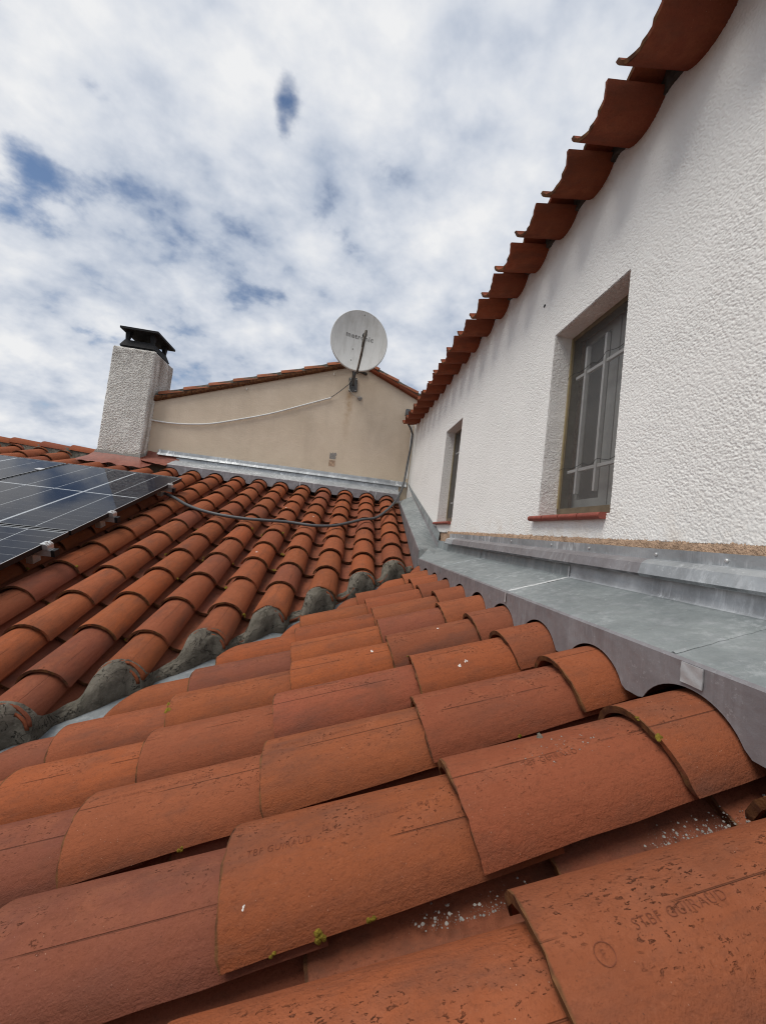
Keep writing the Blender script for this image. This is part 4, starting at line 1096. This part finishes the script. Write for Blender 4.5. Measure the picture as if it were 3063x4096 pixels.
for px_, py_ in ((cx0 + .09, cy0 + .09), (cx1 - .09, cy0 + .09), (cx1 - .09, cy1 - .09), (cx0 + .09, cy1 - .09)):
    sx = 1 if px_ < -3.05 else -1; sy = 1 if py_ < 5.8 else -1
    MB().hexa([(px_, py_, zc + .14), (px_ + sx * .035, py_, zc + .14), (px_ + sx * .035, py_ + sy * .035, zc + .14), (px_, py_ + sy * .035, zc + .14)] + [(px_ - sx * .01, py_ - sy * .01, zc + .275), (px_ + sx * .06, py_ - sy * .01, zc + .275), (px_ + sx * .06, py_ + sy * .06, zc + .275), (px_ - sx * .01, py_ + sy * .06, zc + .275)]).to('cowl_post', 'black', base)
e = .004; zt = zc + .270
pl = [(cx0 + .045, cy0 + .0), (cx1 - .005, cy0 + .0), (cx1 - .005, cy1 - .01), (cx0 + .045, cy1 - .01)]
cc = ((cx0 + cx1) / 2, (cy0 + cy1) / 2)
m = MB(); m.hexa([(p[0], p[1], zt) for p in pl] + [(p[0], p[1], zt + .028) for p in pl])
i = len(m.v); m.v += [Vector((p[0] + (cc[0] - p[0]) * .02, p[1] + (cc[1] - p[1]) * .02, zt + .0285)) for p in pl] + [Vector((cc[0], cc[1], zt + .062))]
for a in range(4): m.f.append((i + a, i + (a + 1) % 4, i + 4))
m.to('cowl_plate', 'black', base)

# ------------------------------------------------------------------ solar panels
HP = .135
def Pp(u_x, s, w=0.0):      # point on the panel plane: X, distance down the slope from the top edge of the array
    return Ap(u_x, PT.y, HP) - UA * s + NA * w
PT = on(733, 1908, NA, CA + HP)
PR = PT.x + .006; PWID, PLEN = 1.155, 1.725
cells_mesh = None
NCOL, NROW = 5, 18
cw_, chh = (PWID - .030 - .044) / 5, (PLEN - .034 - .020 - .004 * 17) / 18
cm = mesh(*(lambda b: (b.v, b.f))(MB().box(-cw_ / 2, cw_ / 2, -chh / 2, chh / 2, 0, .0012)), 'cell', 'cell')
def solar(xr, s0, label):
    o = Pp(xr, s0)
    root = thing('solar_panel', label, 'solar panel', tuple(Pp(xr - PWID / 2, s0 + PLEN, -.04)), 'black framed solar panels on the far roof')
    M = frame(Pp(xr - PWID, s0 + PLEN), (1, 0, 0), NA)       # local: x right, y up the slope, z out
    t, hgt = .011, .035
    fr = MB(); fr.box(0, PWID, 0, t, -hgt, .0); fr.box(0, PWID, PLEN - t, PLEN, -hgt, .0); fr.box(0, t, t, PLEN - t, -hgt, .0); fr.box(PWID - t, PWID, t, PLEN - t, -hgt, .0)
    fr.to('frame', 'frame', root, M=M)
    ed = MB(); ed.box(PWID - .004, PWID + .0005, 0, PLEN, -.0015, .0006); ed.box(0, PWID - .0045, PLEN - .0045, PLEN + .0005, -.0015, .0006); ed.box(0, PWID - .0045, -.0005, .003, -.0015, .0006)
    ed.to('frame_edge', 'frame_edge', root, M=M)
    bs = MB().box(t, PWID - t, t, PLEN - t, -.012, -.0045).to('backsheet', 'backsheet', root, M=M)
    MB().poly((t, t, -.0015), (PWID - t, t, -.0015), (PWID - t, PLEN - t, -.0015), (t, PLEN - t, -.0015)).to('pane', 'glass', root, M=M)
    for a in range(NCOL):
        x = .015 + cw_ * (a + .5) + .008 * a + (.012 if a >= 3 else 0)
        for b in range(NROW):
            y = .017 + chh * (b + .5) + .004 * b + (.016 if b >= 9 else 0)
            addm('cell', cm, root, M @ Matrix.Translation((x, y, -.0044)))
    return root
GAP = .022
solar(PR, 0, 'solar panel beside the chimney foot, reflecting the chimney, uppermost right of the array')
solar(PR - PWID - GAP, 0, 'solar panel at the left photo edge, left neighbour of the one reflecting the chimney')
solar(PR, PLEN + GAP, 'solar panel lowest in the array, cut off by the left photo edge below the others')
# mounting rails with end caps and clamps
def rail(px, py, label, clen):
    P = on(px, py, NA, CA + HP - .02); s = (Pp(0, 0) - P).dot(UA)
    x1 = PR + clen
    root = thing('mounting_rail', label, 'rail', tuple(Pp(x1 - .5, s, -.10)), 'aluminium rails under the solar panels')
    M = frame(Pp(x1, s, -.036), (1, 0, 0), NA)
    MB().box(-2.6, -.022, -.019, .019, -.040, -.001).to('rail_bar', 'alu', root, M=M)
    MB().box(-.022, .0, -.0205, .0205, -.042, .0005).to('end_cap', 'frame', root, M=M)
    c0 = -clen + .002
    c = MB(); c.box(c0 + .001, c0 + .030, -.026, .026, .004, .036); c.box(c0 - .012, c0 + .022, -.026, .026, .0362, .0405); c.box(c0 + .030, c0 + .033, -.026, .026, .002, .030)
    cl = c.to('end_clamp', 'alu', root, M=M)
    sub('clamp_bolt', mesh(*(lambda b: (b.v, b.f))(MB().tube([(c0 + .010, 0, .0406), (c0 + .010, 0, .0475)], .0085, 6)), 'alu'), cl)
    f = MB().box(-.16, -.12, -.03, .03, -.095, -.0405).to('rail_foot', 'alu', root, M=M)
rail(683, 1945, 'uppermost aluminium rail end with clamp, near the black conduit', .060)
rail(463, 2060, 'middle aluminium rail end with clamp at the solar panel edge', .062)
rail(225, 2190, 'lowest aluminium rail end with clamp at the solar panel edge', .068)
mc = pY(160, 1877, 4.0)
P = on(160, 1877, NA, CA + HP); M = frame(P, (1, 0, 0), NA)
MB().box(-.028, .028, -.03, .03, .001, .006).to('mid_clamp', 'alu', bpy.data.objects['solar_panel'], M=M)

# ------------------------------------------------------------------ conduit on the far roof
def onA(x, y, h): return on(x, y, NA, CA + h)
pts = [onA(600, 1962, .03), onA(655, 1972, .022), onA(700, 1992, .018), onA(760, 2025, .016), onA(850, 2053, .016), onA(960, 2072, .014), onA(1060, 2081, .016), onA(1150, 2088, .012), onA(1250, 2102, .013), onA(1330, 2103, .013), onA(1400, 2090, .013), onA(1450, 2078, .015), onA(1500, 2072, .016), onA(1538, 2048, .03)]
end = [pY(1575, 2012, 4.95), pY(1602, 1968, 5.25), pY(1617, 1920, 5.45), pY(1630, 1850, 5.56), pY(1642, 1790, 5.60), pY(1649, 1742, 5.62)]
cv = bez(pts + end, 34)
rs = [.0150 * (1 + .05 * (1 if i % 2 else -1)) for i in range(len(cv))]
o = MB().tube(cv, rs, 10).to('cable_conduit', 'conduit', None, True, 80)
tag(o, 'thick grey-black conduit snaking over the far tiles from the panels to the corner', 'conduit')
# grey trunking and pipe down the corner, gutter stub at the eave end
o = MB().tube([pY(1649, 1698, 5.63), pY(1640, 1790, 5.645), pY(1627, 1915, 5.655)], .012, 8).to('corner_pipe', 'white_tube', None, True)
tag(o, 'slim pale grey pipe running down the corner between beige and white walls', 'pipe')
o = MB().tube([pY(1630, 1692, 5.55), pY(1641, 1712, 5.58), pY(1651, 1741, 5.61)], .013, 8).to('outlet_pipe', 'iron', None, True)
tag(o, 'short slanting grey pipe under the last eave tile at the wall corner', 'pipe')
P = pY(1632, 1648, 5.52)
MB_ = MB(); MB_.box(P.x - .03, P.x + .05, P.y, P.y + .09, P.z - .04, P.z + .045)
o = MB_.to('gutter_end', 'iron'); tag(o, 'small dark metal gutter end poking out behind the lowest eave tiles', 'gutter')

# ------------------------------------------------------------------ lettering stamped in the near tiles
def stamp(key, s, x0, t0, size, sl=0.0):
    t = TILEOBJ.get(key)
    if not t: return
    L = .5 if key[1] else .26
    ps = dict(L=.5, a0=.110, a1=.093, H0=.084, H1=.072, drop=-.036)
    def fn(x, y, w):
        xx = x0 + x; yy = t0 + y + sl * x
        a = ps['a0'] + (ps['a1'] - ps['a0']) * xx / .5
        tt = math.asin(max(-1, min(1, yy * math.sin(TT) / a)))
        _, z = surf(xx, tt, **ps); return (xx, yy, z + .0009)
    sub('stamped_lettering', text_mesh(s, size, fn, 'stamp', -.00022, 1.15), t)
stamp((1, 2), 'TBF GUIRAUD', .035, -.034, .0140, .0); stamp((1, 2), 'E5 13', .150, -.023, .0095); stamp((1, 2), 'CASTELNAUDARY  08 8 13', .205, -.023, .0100)
stamp((1, 1), 'TBF GUIRAUD', .120, -.034, .0140)
stamp((0, 1), 'F', .0510, -.0335, .0100); stamp((0, 1), 'STBF GUIRAUD', .095, -.022, .0140, .015)
stamp((2, 2), 'TBF GUIRAUD  E5 13   CASTELNAUDARY', .020, -.014, .0105)
stamp((2, 3), 'TBF GUIRAUD  E5 13  CASTELNAUDARY', .06, -.014, .0105)
stamp((3, 2), 'CASTELNAUDARY  08 8', .10, -.014, .0095); stamp((4, 3), 'TBF GUIRAUD  CASTELNAUDARY', .02, -.012, .0095)
t = TILEOBJ.get((0, 1))
if t:
    ring = []
    for j in range(25):
        an = 2 * math.pi * j / 24; r2 = []
        for rr in (.0082, .0089):
            xx = .0545 + rr * math.cos(an) * 1.1; yy = -.030 + rr * math.sin(an); a = .110 - .017 * xx / .5
            r2.append((xx, yy, surf(xx, math.asin(yy * math.sin(TT) / a), .5, .110, .093, .084, .072, -.036)[1] + .0009))
        ring.append(r2)
    sub('stamped_ring', mesh(*(lambda b: (b.v, b.f))(MB().strip(ring)), 'stamp'), t)

# ------------------------------------------------------------------ small growth and debris
def lump(P, r, seed, nrm, flat=.45, n=9):
    nrm = Vector(nrm).normalized(); u = nrm.orthogonal().normalized(); w = nrm.cross(u); rows = []
    for i in range(6):
        f = i / 5; row = []
        for j in range(n + 1):
            t = 2 * math.pi * (j % n) / n; k = r * f * (1 + .45 * noise.noise((math.cos(t) * 2 + seed, math.sin(t) * 2, f)))
            h = r * flat * (1 - f * f) * (1 + .7 * noise.noise((math.cos(t) * 3 * f + seed, math.sin(t) * 3 * f, 5)))
            row.append(Vector(P) + u * (k * math.cos(t)) + w * (k * math.sin(t)) + nrm * h)
        rows.append(row)
    return rows
def lichen_on(key, spots, seed):
    t = TILEOBJ.get(key)
    if not t: return
    m = MB(); rr = random.Random(seed)
    for x, tt, r in spots:
        for q in range(5):
            xx = max(-.002, x + rr.uniform(-1, 1) * r * .8); ang = max(-TT, min(TT, tt + rr.uniform(-1, 1) * r * 7))
            y, z = surf(max(0, xx), ang, .5, .110, .093, .084, .072, -.036)
            nr = Vector((0, math.sin(ang), math.cos(ang)))
            m.strip(lump((xx, y, z - .0005), r * rr.uniform(.35, .75), rr.uniform(0, 99), nr, .5))
    sub('lichen', mesh(m.v, m.f, 'lichen', smooth=True, angle=80), t)
lichen_on((1, 2), [(.135, -1.33, .0075), (.205, -1.34, .0055), (.07, -1.35, .004)], 1)
lichen_on((1, 0), [(.0, -.55, .007), (.0, -.18, .004)], 2)
lichen_on((2, 1), [(.20, -1.34, .004)], 3); lichen_on((2, 3), [(.22, -1.34, .005)], 4)
lichen_on((4, 3), [(.0, -.6, .010), (.0, -.35, .006)], 5); lichen_on((3, 1), [(0, .5, .006)], 6)
rr = random.Random(3)
for (ky, t) in list(TILEOBJ.items()):
    if ky[0] == 'A' and ky[1] >= 4 and ky[2] > 4 and rr.random() < .33:
        m = MB()
        for q in range(rr.randrange(1, 4)):
            ang = rr.choice((-1.3, 1.3, 1.25, -.9)) + rr.uniform(-.1, .1); y, z = surf(0, ang, .5, .110, .093, .084, .072, -.036)
            for s in range(3): m.strip(lump((rr.uniform(-.003, .012), y + rr.uniform(-.006, .006), z + rr.uniform(-.004, .004)), rr.uniform(.005, .010), rr.uniform(0, 99), (0, math.sin(ang), math.cos(ang)), .6))
        sub('lichen', mesh(m.v, m.f, 'lichen', smooth=True, angle=80), t)
    if ky[0] == 'Ap' and rr.random() < .16 and ky[1] > 2:
        m = MB()
        for s in range(6): m.strip(lump((rr.uniform(0, .02), rr.uniform(-.05, .03), .016), rr.uniform(.008, .016), rr.uniform(0, 99), (0, 0, 1), .4))
        sub('lichen', mesh(m.v, m.f, 'lichen', smooth=True, angle=80), t)
# crumbs of old mortar in the nearest pans, bird droppings and grit
def crumbs():
    m = MB(); rr = random.Random(21)
    for (ax, ay), (bx, by), n in (((1530, 3755), (2060, 3600), 220), ((2480, 3420), (2990, 3262), 280), ((2540, 3395), (2800, 3330), 60)):
        for i in range(n):
            f = rr.random(); x = ax + (bx - ax) * f + rr.gauss(0, 12); y = ay + (by - ay) * f - abs(rr.gauss(0, 34)) + 14
            P = on(x, y, NB, CB + PAN_W + .034); P.y = min(P.y, ROWB[1] - .03)
            dy = P.y - (ROWB[1] - .135); base = PAN_W + .019 + .062 * min(1, abs(dy) / .092) ** 2
            r = .0004 + .0026 * rr.random() ** 5
            m.strip(lump(Bp(P.x, P.y, base + .001), r, rr.uniform(0, 99), NB, .8, 6))
    for i in range(46):
        xx = rr.gauss(.20, .045); ang = rr.gauss(-.15, .16); t = TILEOBJ.get((1, 1)); M = t.matrix_basis.copy()
        y, z = surf(max(0, xx), ang, .5, .110, .093, .084, .072, -.036)
        P = Matrix.Translation(WLOC[nearroof.name]) @ M @ Vector((xx, y, z)); m.strip(lump(P, .0005 + .0013 * rr.random() ** 2, rr.uniform(0, 99), NB, .8, 6))
    o = m.to('mortar_crumbs', 'crumb', None, True, 60); tag(o, 'pale crumbs of old mortar scattered on the nearest tiles', 'debris', kind='stuff')
crumbs()
t = TILEOBJ.get((1, 1))
if t:
    y, z = surf(.185, .28, .5, .110, .093, .084, .072, -.036)
    P = Matrix.Translation(WLOC[nearroof.name]) @ t.matrix_basis @ Vector((.185, y, z)); o = MB().strip(lump(P, .0062, 4, NB, 1.1, 9)).to('pebble', 'mortar', None, True, 60); tag(o, 'small grey lump of mortar lying on a near tile crest', 'debris')
for i, (key, x, ang, ln) in enumerate((((3, 1), .13, -.75, .0055), ((3, 1), .155, -.62, .004), ((1, 2), .035, -.85, .003), ((4, 1), .2, -.2, .005), ((4, 2), .30, -.3, .006), (('A', 4, 7), .1, .1, .010), (('A', 3, 4), .2, -.2, .012), (('A', 4, 3), .05, .3, .012))):
    t = TILEOBJ.get(key)
    if not t: continue
    m = MB(); rr = random.Random(i)
    for q in range(3):
        y, z = surf(x, ang + rr.uniform(-.05, .05), .5, .110, .093, .084, .072, -.036)
        m.strip(lump((x + rr.uniform(-1, 1) * ln, y, z), ln * rr.uniform(.3, .7), rr.uniform(0, 99), (0, math.sin(ang), math.cos(ang)), .12))
    sub('bird_dropping', mesh(m.v, m.f, 'dropping', smooth=True, angle=80), t)

# ------------------------------------------------------------------ lift the whole place above the street
for o in list(COL.objects):
    if o.parent is None and o.type in {'EMPTY', 'MESH'}: o.location.z += ZOFF
